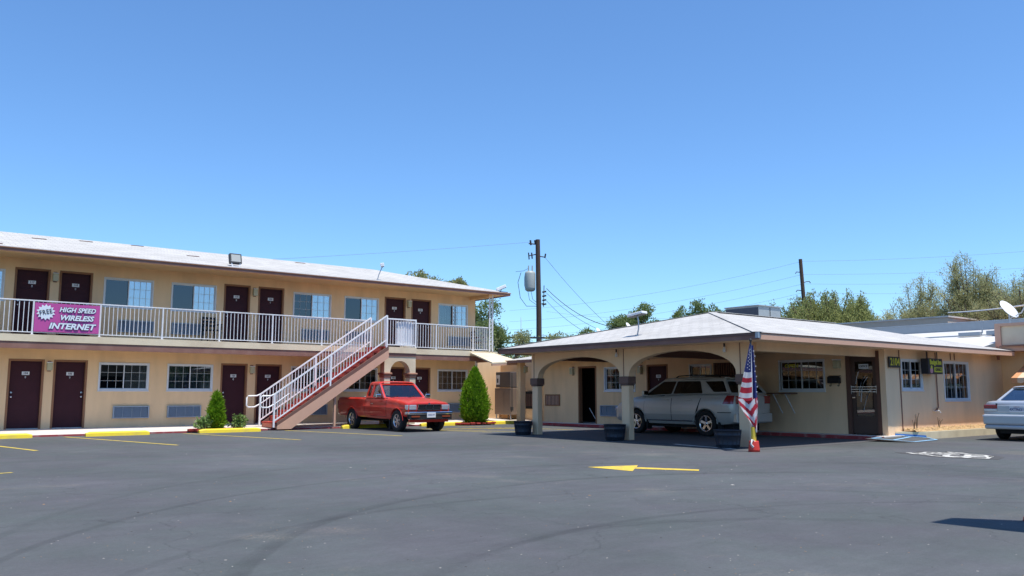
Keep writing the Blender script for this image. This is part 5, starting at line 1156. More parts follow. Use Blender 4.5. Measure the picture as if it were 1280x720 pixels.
# --- red pickup
def pickup():
    t = thing('pickup_truck', "red extended-cab pickup truck parked nose out beside the staircase", 'pickup truck', (14.43, 25.86, 0), R(-90))
    r = .335
    st = [(-1.06, .50, 1.02, .70, .0), (-1.03, .46, 1.05, .775, .0), (-.95, .44, 1.055, .79, .0), (0, .42, 1.055, .80, 0), (.92, .40, 1.05, .80, 0), (1.5, .38, 1.05, .805, .0), (2.1, .37, 1.04, .805, .012), (2.45, .38, 1.02, .80, .03), (3.0, .42, .96, .80, .035), (3.38, .46, .905, .79, .03), (3.50, .47, .885, .775, .02), (3.555, .49, .865, .75, .01)]
    b, sy = shell('body', st, t, ['paint_red', 'black'], 'truck', (0, 2.95), r, (.95, 2.35), (-.99, -.70, .55, .86, .70, 1.3))
    fr = MB(); gl = MB(); cab = MB()
    zb = 1.035; zt = 1.50; yb = .775; yt = .655
    L = lambda x, z, y, s: (x, s * y, z)
    for s in (1, -1):
        gl = MB(); fr = MB()
        # door window, rear quarter window
        fquad(fr, gl, L(2.12, zb, yb, s), L(1.30, zb, yb, s), L(1.36, zt, yt, s), L(1.62, zt, yt, s), .10, .05, .03, .08) if s > 0 else fquad(fr, gl, L(1.30, zb, yb, s), L(2.12, zb, yb, s), L(1.62, zt, yt, s), L(1.36, zt, yt, s), .05, .10, .03, .08)
        fquad(fr, gl, L(1.298, zb, yb, s), L(.93, zb, yb, s), L(1.02, zt, yt, s), L(1.358, zt, yt, s), .24, .16, .10, .08) if s > 0 else fquad(fr, gl, L(.93, zb, yb, s), L(1.298, zb, yb, s), L(1.358, zt, yt, s), L(1.02, zt, yt, s), .16, .24, .10, .08)
        o = obj('cab_frame', fr, 'paint_red', t, fix=False); sd = o.modifiers.new('s', 'SOLIDIFY'); sd.thickness = .02; sd.offset = 0
        obj('side_window', gl, 'carglass', t, fix=False)
    fr = MB(); gl = MB(); fquad(fr, gl, (2.12, -yb, zb), (2.12, yb, zb), (1.62, yt, zt), (1.62, -yt, zt), .045, .045, .04, .07); o = obj('windscreen_frame', fr, 'paint_red', t, fix=False); sd = o.modifiers.new('s', 'SOLIDIFY'); sd.thickness = .02; sd.offset = 0; obj('windscreen', gl, 'carglass', t, fix=False)
    fr = MB(); gl = MB(); fquad(fr, gl, (.93, yb, zb), (.93, -yb, zb), (1.02, -yt, zt), (1.02, yt, zt), .09, .09, .12, .12); o = obj('rear_cab_frame', fr, 'paint_red', t, fix=False); sd = o.modifiers.new('s', 'SOLIDIFY'); sd.thickness = .02; sd.offset = 0; obj('rear_window', gl, 'carglass', t, fix=False)
    for s in (1, -1): g = MB(); g.tube([(2.13, s * (yb + .004), zb + .01), (1.625, s * (yt + .012), zt + .01)], .008, 5); obj('windscreen_trim', g, 'chrome', t)
    g = MB(); roof_mesh(g, [(.99, yt * .97, zt - .015), (1.02, yt + .008, zt), (1.2, yt + .01, zt + .004), (1.45, yt + .01, zt + .004), (1.61, yt + .008, zt - .002), (1.66, yt * .97, zt - .03)], 0, 0, .075); obj('roof', g, 'paint_red', t, fix=False)
    seats(t, [1.35], .62, .5, .50); g = MB(); g.box(1.85, -.68, .9, 2.1, .68, 1.03); obj('dashboard', g, 'black', t); g = MB(); g.tube([(1.72 + .05 * cos(a), .36 + .18 * sin(a), 1.02 + .16 * cos(a)) for a in [2 * pi * k / 14 for k in range(15)]], .012, 6); obj('steering_wheel', g, 'black', t)
    for x in (0, 2.95):
        for s in (1, -1): wheel(t, x, s * .70, r, .22, s, 6, 'alloy', 'truck', .60)
        for s in (1, -1):   # flared arch lip
            g = MB(); pts = [(x + (r + .06) * cos(a), s * (.81), r + (r + .06) * sin(a)) for a in np.linspace(.05, pi - .05, 20)]; g.tube(pts, .009, 6); obj('wheel_arch_lip', g, 'paint_red', t)
    for s in (1, -1):
        g = side_patch(sy, 1.27, 2.30, .45, 1.04, s, .0025, nx=6, nz=8); obj('door_gap', g, 'black', t, fix=False)
        g = side_patch(sy, 1.28, 2.29, .46, 1.035, s, .005, nx=6, nz=8); d = obj('door', g, 'paint_red', t, fix=False)
        g = MB(); g.box(1.33, s * .808 - .01, .84, 1.47, s * .808 + .018, .87); obj('handle', g, 'chrome', d)
        g = side_patch(sy, .905, .918, .43, 1.05, s, .003, nx=1, nz=8); obj('body_seam', g, 'black', t, fix=False)
        g = side_patch(sy, .1, 3.4, .69, .70, s, .004, nx=20, nz=1); obj('side_crease', g, mat('crease_red', (.36, .015, .010), .4), t, fix=False)
        mirror_part(t, 2.02, s * .80, 1.10, 'chrome', s, .95)
        g = MB(); g.box(2.52, s * .70 - .11, .06, 2.56, s * .70 + .11, .38); obj('mud_flap', g, 'black', t)
    # front
    g = MB(); g.box(3.53, -.40, .68, 3.575, .40, .83, 1); G_ = obj('grille', g, ['chrome', 'black'], t)
    g = MB()
    g.box(3.56, -.43, .825, 3.60, .43, .845); g.box(3.56, -.43, .665, 3.60, .43, .685)
    for y in (-.42, -.135, .135, .42): g.bar((3.585, y - .02, .67), (3.585, y + .02, .84), .02, .03, up=(1, 0, 0))
    obj('grille_frame', g, 'chrome', G_); g = MB()
    for z in (.71, .74, .77, .80): g.box(3.575, -.40, z, 3.585, .40, z + .008)
    obj('grille_bar', g, 'dkgrey', G_); g = MB(); g.cyl((3.57, 0, .86), (3.585, 0, .86), .035, n=16); obj('badge', g, 'chrome', G_)
    for s in (1, -1):
        g = MB(); g.box(3.50, s * .59 - .125, .68, 3.585, s * .59 + .125, .83); h = obj('headlight', g, 'lens_clear', t, bevel=.015); g = MB(); g.box(3.40, s * .752 - .03, .68, 3.55, s * .752 + .035, .83); obj('corner_lamp', g, 'lens_clear', h, bevel=.012)
        g = MB(); g.box(3.685, s * .56 - .15, .455, 3.700, s * .56 + .15, .50); obj('indicator', g, 'lens_amber', t)
    g = MB(); g.box(3.56, -.80, .535, 3.70, .80, .62); g.box(3.45, -.82, .535, 3.56, -.77, .62); g.box(3.45, .77, .535, 3.56, .82, .62); bp = obj('bumper', g, 'chrome', t, bevel=.02)
    g = MB(); g.box(3.56, -.78, .40, 3.682, .78, .534); obj('bumper_recess', g, 'black', bp); g = MB(); g.box(3.60, -.77, .385, 3.69, .77, .41); obj('bumper_lip', g, 'chrome', bp)
    g = MB(); g.box(3.50, -.70, .30, 3.60, .70, .40); obj('front_valance', g, 'paint_red', t)
    g = MB(); g.box(3.702, -.16, .44, 3.71, .16, .60); pq = obj('number_plate', g, 'plate', t); text("4K82197", .07, 'plateprint', pq, (3.713, 0, .52), (R(90), 0, R(90)), 'number', .0005)
    g = MB(); g.tube([(2.16, -.55, 1.05), (2.05, -.2, 1.11)], .008, 5); g.tube([(2.16, .10, 1.05), (2.05, .42, 1.11)], .008, 5); obj('wiper', g, 'black', t)
    g = MB(); g.tube([(.75, -.30, 1.02), (.78, -.62, 1.07), (.78, -.75, 1.07)], .02, 6); g.box(-.98, .78, 1.05, .85, .80, 1.062); g.box(-.98, -.80, 1.056, .85, -.775, 1.068); obj('bed_rail', g, 'steel', t)
    # rear
    g = MB(); g.box(-1.18, -.70, .48, -1.06, .70, .60); obj('rear_bumper', g, 'chrome', t, bevel=.02)
    for s in (1, -1): g = MB(); g.box(-1.07, s * .72 - .055, .66, -1.045, s * .72 + .055, .94); obj('tail_light', g, 'lens_red', t)
    g = MB(); g.box(-1.9 + .9, -.25, .28, 3.3, .25, .40); g.cyl((0, -.66, r), (0, .66, r), .05, n=8); g.cyl((2.95, -.66, r), (2.95, .66, r), .04, n=8); obj('chassis', g, 'black', t)
pickup()

# --- silver SUV
def suv():
    t = thing('suv', "silver sport utility car parked under the carport", 'suv', (19.75, 15.10, 0), R(90))
    r = .355
    st = [(-.96, .52, 1.05, .62, .0), (-.93, .42, 1.14, .79, .0), (-.83, .36, 1.185, .86, 0), (-.5, .32, 1.19, .895, 0), (.3, .30, 1.18, .905, 0), (1.2, .30, 1.155, .905, 0), (2.0, .30, 1.12, .90, .01), (2.35, .30, 1.10, .895, .03), (2.8, .31, 1.05, .885, .045), (3.2, .33, .97, .865, .05), (3.45, .36, .88, .82, .04), (3.58, .38, .78, .74, .02), (3.64, .42, .68, .62, .0)]
    b, sy = shell('body', st, t, ['paint_silver', 'black', 'paint_clad'], 'car', (0, 2.62), r, (-.6, 2.2), None, .60, n=70)
    zb, zt, yb, yt = 1.165, 1.565, .845, .685
    def side(s, xa0, xa1, xt1, xt0, ml, mr_, mb_, mt, gm, zb0=zb, zb1=zb, mlt=None, mrt=None):
        fr = MB(); gl = MB(); p = [(xa0, s * yb, zb0), (xa1, s * yb, zb1), (xt1, s * yt, zt), (xt0, s * yt, zt)]
        if s < 0: p = [p[1], p[0], p[3], p[2]]; ml, mr_ = mr_, ml; mlt, mrt = mrt, mlt
        fquad(fr, gl, *p, ml, mr_, mb_, mt, mlt=mlt, mrt=mrt); o = obj('pillar_frame', fr, 'paint_silver', t, fix=False); sd = o.modifiers.new('s', 'SOLIDIFY'); sd.thickness = .02; sd.offset = 0; obj('side_window', gl, gm, t, fix=False)
    for s in (1, -1):
        side(s, 2.42, 1.22, 1.13, 1.62, .10, .012, .02, .06, 'carglass_dk', 1.10, 1.15, mlt=.04); side(s, 1.218, .06, .26, 1.128, .012, .03, .02, .06, 'carglass_dk', 1.15, 1.17); side(s, .058, -.80, -.54, .258, .40, .06, .10, .08, 'carglass_dk', 1.17, 1.18, mlt=.13, mrt=.06)
    fr = MB(); gl = MB(); fquad(fr, gl, (2.42, -yb, 1.10), (2.42, yb, 1.10), (1.62, yt, zt), (1.62, -yt, zt), .04, .04, .03, .06); obj('windscreen_frame', fr, 'paint_silver', t, fix=False); obj('windscreen', gl, 'carglass', t, fix=False)
    fr = MB(); gl = MB(); fquad(fr, gl, (-.80, yb, 1.18), (-.80, -yb, 1.18), (-.54, -yt, zt), (-.54, yt, zt), .06, .06, .06, .12); obj('tailgate_frame', fr, 'paint_silver', t, fix=False); obj('rear_window', gl, 'carglass_dk', t, fix=False)
    g = MB(); roof_mesh(g, [(-.56, yt * .98, zt - .03), (-.50, yt + .012, zt), (0, yt + .016, zt + .02), (.7, yt + .016, zt + .025), (1.3, yt + .014, zt + .012), (1.62, yt + .01, zt - .005), (1.70, yt * .97, zt - .045)], 0, 0, .075); obj('roof', g, 'paint_silver', t, fix=False)
    for s in (1, -1): g = MB(); g.tube([(-.35, s * .60, 1.62), (-.25, s * .60, 1.685), (.6, s * .60, 1.705), (1.15, s * .60, 1.68), (1.25, s * .60, 1.63)], .018, 6); obj('roof_rail', g, 'black', t)
    g = MB(); g.bar((-.05, -.6, 1.69), (-.05, .6, 1.69), .06, .02); g.bar((.8, -.6, 1.70), (.8, .6, 1.70), .06, .02); obj('cross_bar', g, 'black', t)
    g = MB(); g.add([(-.50, -.62, 1.635), (-.50, .62, 1.635), (-.70, .58, 1.60), (-.70, -.58, 1.60), (-.50, -.62, 1.61), (-.50, .62, 1.61), (-.70, .58, 1.585), (-.70, -.58, 1.585)], [(0, 1, 2, 3), (7, 6, 5, 4), (2, 6, 7, 3), (1, 5, 6, 2), (0, 3, 7, 4)]); obj('spoiler', g, 'paint_silver', t)
    seats(t, [1.25, .35], .62, .55, .55)
    for x in (0, 2.62):
        for s in (1, -1): wheel(t, x, s * .79, r, .225, s, 5, 'chrome', 'car', .60)
    for s in (1, -1):
        for (x0, x1, sl0, sl1) in ((1.23, 2.28, 0, 0), (.36, 1.21, -.22, 0)):
            g = side_patch(sy, x0 - .01, x1 + .01, .40, 1.135, s, .002, sl0, sl1, 6, 8); obj('door_gap', g, 'black', t, fix=False)
            g = MB(); side_patch(sy, x0, x1, .60, 1.13, s, .005, sl0, sl1, 6, 6, g, 0); side_patch(sy, x0, x1, .41, .599, s, .006, 0, 0, 6, 3, g, 1); d = obj('door', g, ['paint_silver', 'paint_clad'], t, fix=False)
            hx = x0 + .10; g = MB(); g.box(hx, s * .885 - .012, .985, hx + .17, s * .885 + .022, 1.015); obj('handle', g, 'paint_silver', d, bevel=.008)
        g = side_patch(sy, .40, 2.25, .395, .425, s, .022, nx=10, nz=1); obj('sill_trim', g, 'chrome', t, fix=False)
        g = side_patch(sy, .40, 2.22, .592, .604, s, .012, nx=10, nz=1); obj('side_moulding', g, 'paint_silver', t, fix=False)
        mirror_part(t, 2.12, s * .86, 1.19, 'paint_silver', s, 1.05)
        # tail lamp wraps the corner
        g = MB(); side_patch(sy, -.90, -.58, .90, 1.13, s, .008, -.0, -.12, 8, 4, g, 0); obj('tail_light', g, 'lens_red', t, fix=False)
        g = MB(); g.box(-.985, s * .63 - .13, .90, -.93, s * .63 + .13, 1.12); obj('tail_light', g, 'lens_red', t, bevel=.02)
        g = MB(); g.box(3.50, s * .60 - .16, .66, 3.61, s * .60 + .16, .78); obj('headlight', g, 'lens_clear', t, bevel=.03)
        g = side_patch(sy, -.85, -.42, .655, .675, s, .010, nx=6, nz=1); obj('bumper_seam', g, 'black', t, fix=False)
        g = MB(); pts = [(0 + (r + .062) * cos(a), s * .905, r + (r + .062) * sin(a)) for a in np.linspace(.0, pi, 20)]; g.tube(pts, .016, 6); obj('wheel_arch_lip', g, 'paint_clad', t); g = MB(); pts = [(2.62 + (r + .062) * cos(a), s * .892, r + (r + .062) * sin(a)) for a in np.linspace(.0, pi, 20)]; g.tube(pts, .016, 6); obj('wheel_arch_lip', g, 'paint_clad', t)
        g = MB(); g.box(2.14, s * .80 - .10, .14, 2.18, s * .80 + .10, .42); obj('mud_flap', g, 'black', t); g = MB(); g.box(-.48, s * .80 - .10, .14, -.44, s * .80 + .10, .40); obj('mud_flap', g, 'black', t)
    g = MB(); g.box(-1.0, -.80, .40, -.86, .80, .64, 0); g.box(-1.005, -.78, .38, -.86, .78, .42, 1); obj('rear_bumper', g, ['paint_silver', 'paint_clad'], t, bevel=.04, seg=3)
    g = MB(); g.box(-.945, -.28, .84, -.925, .28, .90); obj('tailgate_trim', g, 'chrome', t); g = MB(); g.box(-.955, -.16, .70, -.94, .16, .84); obj('number_plate', g, 'plate', t)
    g = MB(); g.box(-.7, -.6, .22, 3.2, .6, .34); obj('chassis', g, 'black', t); g = MB(); g.box(3.60, -.40, .62, 3.66, .40, .74); obj('grille', g, 'black', t)
suv()

# --- silver-white sedan at the right edge (rear towards the lot)
def sedan():
    t = thing('sedan', "silver-white sedan at the right edge showing its tail and number plate", 'sedan', (24.02, 8.72, 0), R(0))
    # local x forward = +X
    r = .305
    st = [(-.98, .52, .93, .70, .0), (-.96, .40, .965, .79, .0), (-.88, .33, .985, .825, .01), (-.6, .27, .99, .845, .02), (0, .25, .98, .85, .015), (.8, .24, .955, .855, 0), (1.7, .24, .93, .855, .0), (2.3, .25, .90, .845, .03), (2.9, .27, .82, .82, .04), (3.3, .32, .70, .76, .03), (3.42, .40, .62, .66, .0)]
    b, sy = shell('body', st, t, ['paint_white', 'black'], 'car', (0, 2.6), r, (.3, 2.0), None, None, n=70)
    zb, zt, yb, yt = .955, 1.335, .765, .575
    def side(s, xa0, xa1, xt1, xt0, ml, mr_, mb_, mt):
        fr = MB(); gl = MB(); p = [(xa0, s * yb, zb), (xa1, s * yb, zb), (xt1, s * yt, zt), (xt0, s * yt, zt)]
        if s < 0: p = [p[1], p[0], p[3], p[2]]; ml, mr_ = mr_, ml
        fquad(fr, gl, *p, ml, mr_, mb_, mt); obj('pillar_frame', fr, 'paint_white', t, fix=False); obj('side_window', gl, 'carglass_blue', t, fix=False)
    for s in (1, -1): side(s, 2.15, 1.12, 1.05, 1.42, .12, .03, .04, .10); side(s, 1.118, .02, .36, 1.048, .03, .26, .06, .12)
    fr = MB(); gl = MB(); fquad(fr, gl, (2.15, -yb, zb), (2.15, yb, zb), (1.42, yt, zt), (1.42, -yt, zt), .04, .04, .03, .06); obj('windscreen_frame', fr, 'paint_white', t, fix=False); obj('windscreen', gl, 'carglass_blue', t, fix=False)
    fr = MB(); gl = MB(); fquad(fr, gl, (-.28, yb, .985), (-.28, -yb, .985), (.36, -yt, zt), (.36, yt, zt), .05, .05, .05, .07); obj('rear_window_frame', fr, 'paint_white', t, fix=False); obj('rear_window', gl, 'carglass_blue', t, fix=False)
    for s in (1, -1): g = MB(); p = [(.02, s * yb, zb), (-.28, s * yb, .985), (.36, s * yt, zt)]; g.add(p, [(0, 1, 2)]); obj('rear_pillar', g, 'paint_white', t, fix=False)
    g = MB(); roof_mesh(g, [(.31, yt * .98, zt - .025), (.38, yt + .01, zt), (.7, yt + .014, zt + .012), (1.1, yt + .014, zt + .012), (1.4, yt + .01, zt - .002), (1.47, yt * .97, zt - .03)], 0, 0, .05); obj('roof', g, 'paint_white', t, fix=False)
    seats(t, [1.15, .25], .45, .5, .55)
    for x in (0, 2.6):
        for s in (1, -1): wheel(t, x, s * .735, r, .195, s, 7, 'alloy', 'car', .60)
    g = MB(); g.box(-1.075, -.80, .40, -.90, .80, .66); g.box(-1.06, -.78, .29, -.90, .78, .40); obj('rear_bumper', g, 'paint_white', t, bevel=.05, seg=4)
    g = MB(); g.box(-1.082, -.79, .60, -1.07, .79, .635); obj('bumper_strip', g, 'white', t, bevel=.004)
    for s in (1, -1):
        g = MB(); g.box(-1.0, s * .62 - .16, .80, -.94, s * .62 + .16, .895); l_ = obj('tail_light', g, 'lens_red', t, bevel=.012); g = MB(); g.box(-.998, s * .62 - .155, .735, -.94, s * .62 + .155, .798); obj('reverse_lamp', g, 'lens_clear', l_, bevel=.01)
        g = side_patch(sy, -.93, -.80, .74, .89, s, .008, nx=3, nz=2); obj('side_lamp', g, 'lens_red', t, fix=False)
        g = side_patch(sy, 1.12, 2.12, .30, .95, s, .004, nx=6, nz=6); d = obj('door', g, 'paint_white', t, fix=False); g = MB(); g.box(1.2, s * .845 - .01, .80, 1.36, s * .845 + .02, .825); obj('handle', g, 'paint_white', d)
        mirror_part(t, 1.98, s * .78, 1.0, 'paint_white', s, .9)
    g = MB(); g.box(-1.0, -.46, .71, -.965, .46, .88); obj('tailgate_recess', g, 'paint_white', t, bevel=.01)
    g = MB(); g.box(-1.012, -.17, .72, -1.002, .17, .87); pq = obj('number_plate', g, 'plate', t); text("4XTR621", .085, 'plateprint', pq, (-1.016, 0, .785), (R(90), 0, R(-90)), 'number', .0005, bold=.002); text("California", .035, 'lens_red', pq, (-1.016, 0, .85), (R(90), 0, R(-90)), 'lettering', .0005)
    g = MB(); g.box(-1.014, .455, .895, -.97, .485, .935); obj('badge', g, 'dkgrey', t)
    g = MB(); g.box(-.8, -.5, .18, 3.0, .5, .27); obj('chassis', g, 'black', t); g = MB(); g.cyl((-1.02, -.45, .26), (-.6, -.45, .26), .03, n=10); obj('exhaust', g, 'steel', t)
sedan()

# ------------------------------------------------------------------ utility poles and wires
def sag(a, b, s, n=14): a = Vector(a); b = Vector(b); return [a.lerp(b, i / n) - Vector((0, 0, s * 4 * (i / n) * (1 - i / n))) for i in range(n + 1)]
up = thing('utility_pole', "wooden utility pole with grey transformer behind the gap between buildings", 'utility pole', (34.95, 41.15, 0))
g = MB(); g.tube([(0, 0, 0), (0, 0, 6), (-.08, 0, 11.1)], .20, 10, r1=.15); obj('pole', g, 'pole', up)
RTv = Vector((.7826, -.6225, 0))
def rp(r_, z, d=0): v = RTv * r_; return (v.x + d * .6225, v.y + d * .7826, z)
g = MB(); g.tube([rp(-.1, 10.80), rp(-.65, 10.85)], .04, 6); g.tube([rp(-.1, 10.15), rp(-.62, 10.05)], .035, 6); g.tube([rp(.1, 10.0), rp(.42, 9.95)], .035, 6); obj('crossarm', g, 'pole', up)
g = MB()
for q in ((-.22, 10.85, .05, .22), (-.50, 10.75, .06, .32), (-.42, 9.85, .045, .40), (-.62, 9.8, .04, .45), (.40, 9.9, .05, .28)): g.cyl(rp(q[0], q[1]), rp(q[0] + (.05 if q[0] > 0 else -.04), q[1] + q[3]), q[2], n=8)
obj('insulator', g, 'dkgrey', up)
g = MB(); c = Vector(rp(-.56, 0)); g.lathe([(0, 7.70), (.22, 7.72), (.32, 7.80), (.34, 7.95), (.34, 8.85), (.31, 8.98), (.18, 9.03), (0, 9.04)], (c.x, c.y, 0), n=24); tf = obj('transformer', g, 'xfmr', up)
g = MB()
for q in (-.66, -.42): p = rp(q, 9.0); g.cyl(p, (p[0], p[1], 9.40), .05, .035, n=8)
g.tube([rp(-.88, 8.9), rp(-.92, 8.6), rp(-.92, 8.1), rp(-.86, 7.85)], .02, 6); obj('bushing', g, 'xfmr', tf)
g = MB(); g.tube([rp(-1.5, 9.0), rp(-1.0, 9.05), rp(-.7, 9.2)], .012, 5); g.tube([rp(-1.15, 8.95), rp(-1.35, 8.3), rp(-1.2, 7.3), rp(-.8, 6.75), rp(-.1, 6.75)], .018, 6); g.tube([rp(-.5, 7.7), rp(-.4, 7.2), rp(-.1, 6.95)], .014, 5); g.tube([rp(-.7, 7.7), rp(-.6, 7.15), rp(-.1, 6.8)], .014, 5)
for k in range(4): g.cyl(rp(.22, 6.85 + k * .27), rp(.48, 6.9 + k * .27), .055, n=8)
g.tube([rp(.3, 6.7), rp(.34, 8.1)], .025, 6); g.bar(rp(-.15, 6.75), rp(.3, 6.95), .03, .05); obj('service_bracket', g, 'wire', up)
def wire(a, b, s, r_, label, m='wire', n=16):
    g = MB(); g.tube(sag(a, b, s, n), r_, 5, 0); o = obj('power_line', g, m); tag(o, label, 'wire'); return o
B0 = Vector(up.location)
W_ = lambda r_, z, d=0: B0 + Vector(rp(r_, z, d))
wire(W_(-.5, 10.95), (2.8, 51.2, 7.2), .25, .008, "faint wire from the pole top towards the upper left", 'wire_lt')
wire(W_(.45, 9.9), (34.6, 33.3, 4.2), .25, .010, "thin guy wire dropping steeply right of the transformer pole")
wire(W_(.5, 7.9), (36.5, 34.2, 5.0), .75, .020, "heavy service cable from the transformer pole to the office roof")
wire(W_(.5, 7.6), (34.2, 33.0, 4.3), .45, .012, "inner service wire descending right of the transformer pole")
wire(W_(.5, 7.1), (33.4, 33.6, 4.1), .35, .012, "lowest service wire descending right of the transformer pole")
wire(W_(.2, 4.9), (38, 36, 3.9), .1, .010, "low thin wire right of the transformer pole", 'wire_lt')
wire(W_(.5, 6.4), (50.7, 32.0, 7.4), .8, .006, "faint long wire between the two poles", 'wire_lt')
# metal truss-like sign gantry low behind (dark horizontal bar) and antenna
gt = thing('roof_gantry', "dark horizontal steel gantry low behind the utility pole", 'gantry', (33.5, 39.5, 0))
g = MB(); g.bar(rp(-2.6, 4.60), rp(1.4, 4.55), .08, .11); g.bar(rp(-2.6, 4.28), rp(1.4, 4.25), .08, .08)
for r_ in (-2.5, -.8): g.bar(rp(r_, 0), rp(r_, 4.5), .1, .1)
obj('gantry_beam', g, 'dkgrey', gt)
an = thing('antenna', "thin white antenna and grey box behind the guest wing", 'antenna', (28.95, 35.6, 0)); g = MB(); g.cyl((0, 0, 0), (0, 0, 5.3), .03, .015, n=6); obj('mast', g, 'white', an); g = MB(); g.box(-.15, -.15, 3.6, .15, .15, 4.05); obj('box', g, 'ac_grey', an)

p2 = thing('utility_pole', "plain distant utility pole above the large round tree", 'utility pole', (50.75, 32.0, 0))
g = MB(); g.tube([(0, 0, 0), rp(.05, 6), rp(-.12, 10.25)], .16, 8, r1=.12); obj('pole', g, 'pole', p2)
g = MB()
for s, z in ((-1, 9.35), (1, 8.7), (-1, 8.1)): g.tube([rp(0, z - .08), rp(s * .22, z), rp(s * .42, z + .02), rp(s * .5, z - .1)], .03, 6)
obj('insulator_arm', g, 'dkgrey', p2)
C0 = Vector(p2.location)
for (z, l_) in ((10.1, "topmost"), (9.2, "second highest"), (8.55, "third highest"), (7.95, "lowest")):
    wire(C0 + Vector(rp(0, z)), C0 + Vector(rp(22, z + 1.0 - (10.1 - z) * .35, -3)), .3, .007, "%s faint wire running right from the distant pole" % l_, 'wire_lt')
    wire(C0 + Vector(rp(0, z)), C0 + Vector(rp(-20, z - 2.4, 10)), .5, .007, "%s faint wire running left from the distant pole" % l_, 'wire_lt')
p3 = thing('utility_pole', "short stub of a far pole right of the large round tree", 'utility pole', (52.6, 28.9, 0)); g = MB(); g.cyl((0, 0, 0), (0, 0, 7.25), .2, .17, n=8); obj('pole', g, 'pole', p3)

# ------------------------------------------------------------------ trees
def tree(x, y, h, clumps, n, m, label, leaf=.22, trunk=.2, seed=1, up=.5, flat=.8):
    t = thing('tree', label, 'tree', (x, y, 0)); rng = np.random.default_rng(seed); g = MB()
    g.tube([(0, 0, 0), (.1, 0, h * .25), (0, .05, h * .45)], trunk, 8, r1=trunk * .6)
    P_ = []; D_ = []
    tot = sum(c[3] ** 2 for c in clumps)
    for (cx, cy, cz, cr) in clumps:
        g.tube([(0, .05, h * .38), (cx * .5, cy * .5, (h * .4 + cz) / 2 + .1), (cx, cy, cz)], trunk * .4, 6, r1=.03)
        k = int(n * cr ** 2 / tot); sub = rng.normal(size=(26, 3)); sub /= np.linalg.norm(sub, axis=1, keepdims=True); sub *= cr * rng.uniform(.45, .95, (26, 1)); sub[:, 2] *= flat
        idx = rng.integers(0, 26, k); q = sub[idx] + rng.normal(size=(k, 3)) * cr * .20; P_.append(q + np.array([cx, cy, cz])); D_.append(q / (np.linalg.norm(q, axis=1, keepdims=True) + .01) + rng.normal(scale=.7, size=(k, 3)) + np.array([0, 0, up]))
    obj('trunk', g, 'bark', t); P_ = np.concatenate(P_); D_ = np.concatenate(D_); k = len(P_)
    obj('crown', leaves(P_, D_, rng.uniform(.6, 1.3, k) * leaf, rng.uniform(.35, .6, k) * leaf, m, 'crown', rng), None, t); return t
def blob(rx, ry_, z0, z1, k, cr, seed):
    rng = np.random.default_rng(seed); out = []
    for i in range(k):
        a = rng.uniform(0, 2 * pi); q = math.sqrt(rng.uniform(0, 1)); v = RTv * (q * rx * cos(a)); f = Vector((.6225, .7826, 0)) * (q * ry_ * sin(a)); z = z0 + (z1 - z0 - cr) * rng.uniform(0, 1) * math.sqrt(max(0, 1 - (q * cos(a)) ** 2)); out.append((v.x + f.x, v.y + f.y, z, cr * rng.uniform(.7, 1.15)))
    return out
tree(29.4, 46.5, 8.8, blob(1.8, 1.5, 5.8, 9.75, 16, .75, 3), 16000, 'leaf_c', "leafy tree top showing above the two-storey roof", .17, seed=3)
tree(31.9, 46.4, 8.6, blob(.8, .9, 6.4, 9.45, 8, .5, 4), 7000, 'leaf_c', "smaller tree top right of the one above the two-storey roof", .16, seed=4)
tree(28.4, 38.7, 6.8, blob(1.25, 1.5, 2.6, 7.4, 24, .8, 5), 24000, 'leaf_b', "dense green tree behind the right end of the balcony", .14, seed=5)
tree(25.2, 32.0, 4.2, blob(1.5, 1.3, 1.8, 4.9, 20, .5, 6), 12000, 'leaf_c', "sparse dry grey-green bush tree above the guest wing roof", .10, seed=6)
tree(27.6, 31.0, 3.9, blob(1.9, 1.0, 2.0, 4.4, 16, .45, 16), 9000, 'leaf_c', "low dry foliage behind the carport's left eave", .10, seed=16)
tree(41.4, 43.4, 5.9, blob(1.8, 1.5, 3.4, 6.4, 14, .7, 7), 12000, 'leaf_b', "low rounded tree just right of the transformer pole", .18, seed=7)
tree(40.2, 37.6, 7.2, blob(1.5, 1.3, 3.6, 7.5, 28, .65, 8), 26000, 'leaf_b', "dark green tree behind the carport roof floodlight", .15, seed=8)
def tufts(x, y, h, spread, k, n, m, label, seed, hz=1.6, leaf=.2):
    rng = np.random.default_rng(seed); cl = []
    for i in range(k):
        u = -1 + 2 * (i + .5) / k + rng.uniform(-.06, .06); top = h * rng.uniform(.90, 1.0) * (1 - .10 * u * u)
        for j in range(5): v = RTv * (u * spread); cl.append((v.x + rng.uniform(-.4, .4), v.y + rng.uniform(-.6, .6), top - .35 - j * hz / 4, .34 + .10 * j))
    return tree(x, y, h, cl, n, m, label, leaf, seed=seed, up=1.1, flat=1.2)
tufts(46.8, 37.6, 7.6, 2.0, 7, 20000, 'leaf_b', "row of spiky tree tops behind the carport roof ridge", 9, 1.9, .16)
tufts(43.9, 39.0, 6.4, .9, 3, 5000, 'leaf_b', "small spiky tree top left of the ridge row", 10, 1.6, .16)
def spiky(x, y, h, spread, k, n, m, label, seed, leaf=.15):
    rng = np.random.default_rng(seed); cl = []
    for i in range(k):
        a = rng.uniform(0, 2 * pi); q = math.sqrt(rng.uniform(0, 1)); u = q * cos(a); top = h * (1 - .30 * u * u) * rng.uniform(.86, 1.0); v = RTv * (u * spread); f = Vector((.6225, .7826, 0)) * (q * sin(a) * spread * .6)
        for j in range(7): cl.append((v.x + f.x + rng.uniform(-.15, .15), v.y + f.y + rng.uniform(-.15, .15), top - .2 - j * .42, .20 + .12 * j))
    return tree(x, y, h * .9, cl, n, m, label, leaf, seed=seed, up=1.6, flat=1.5)
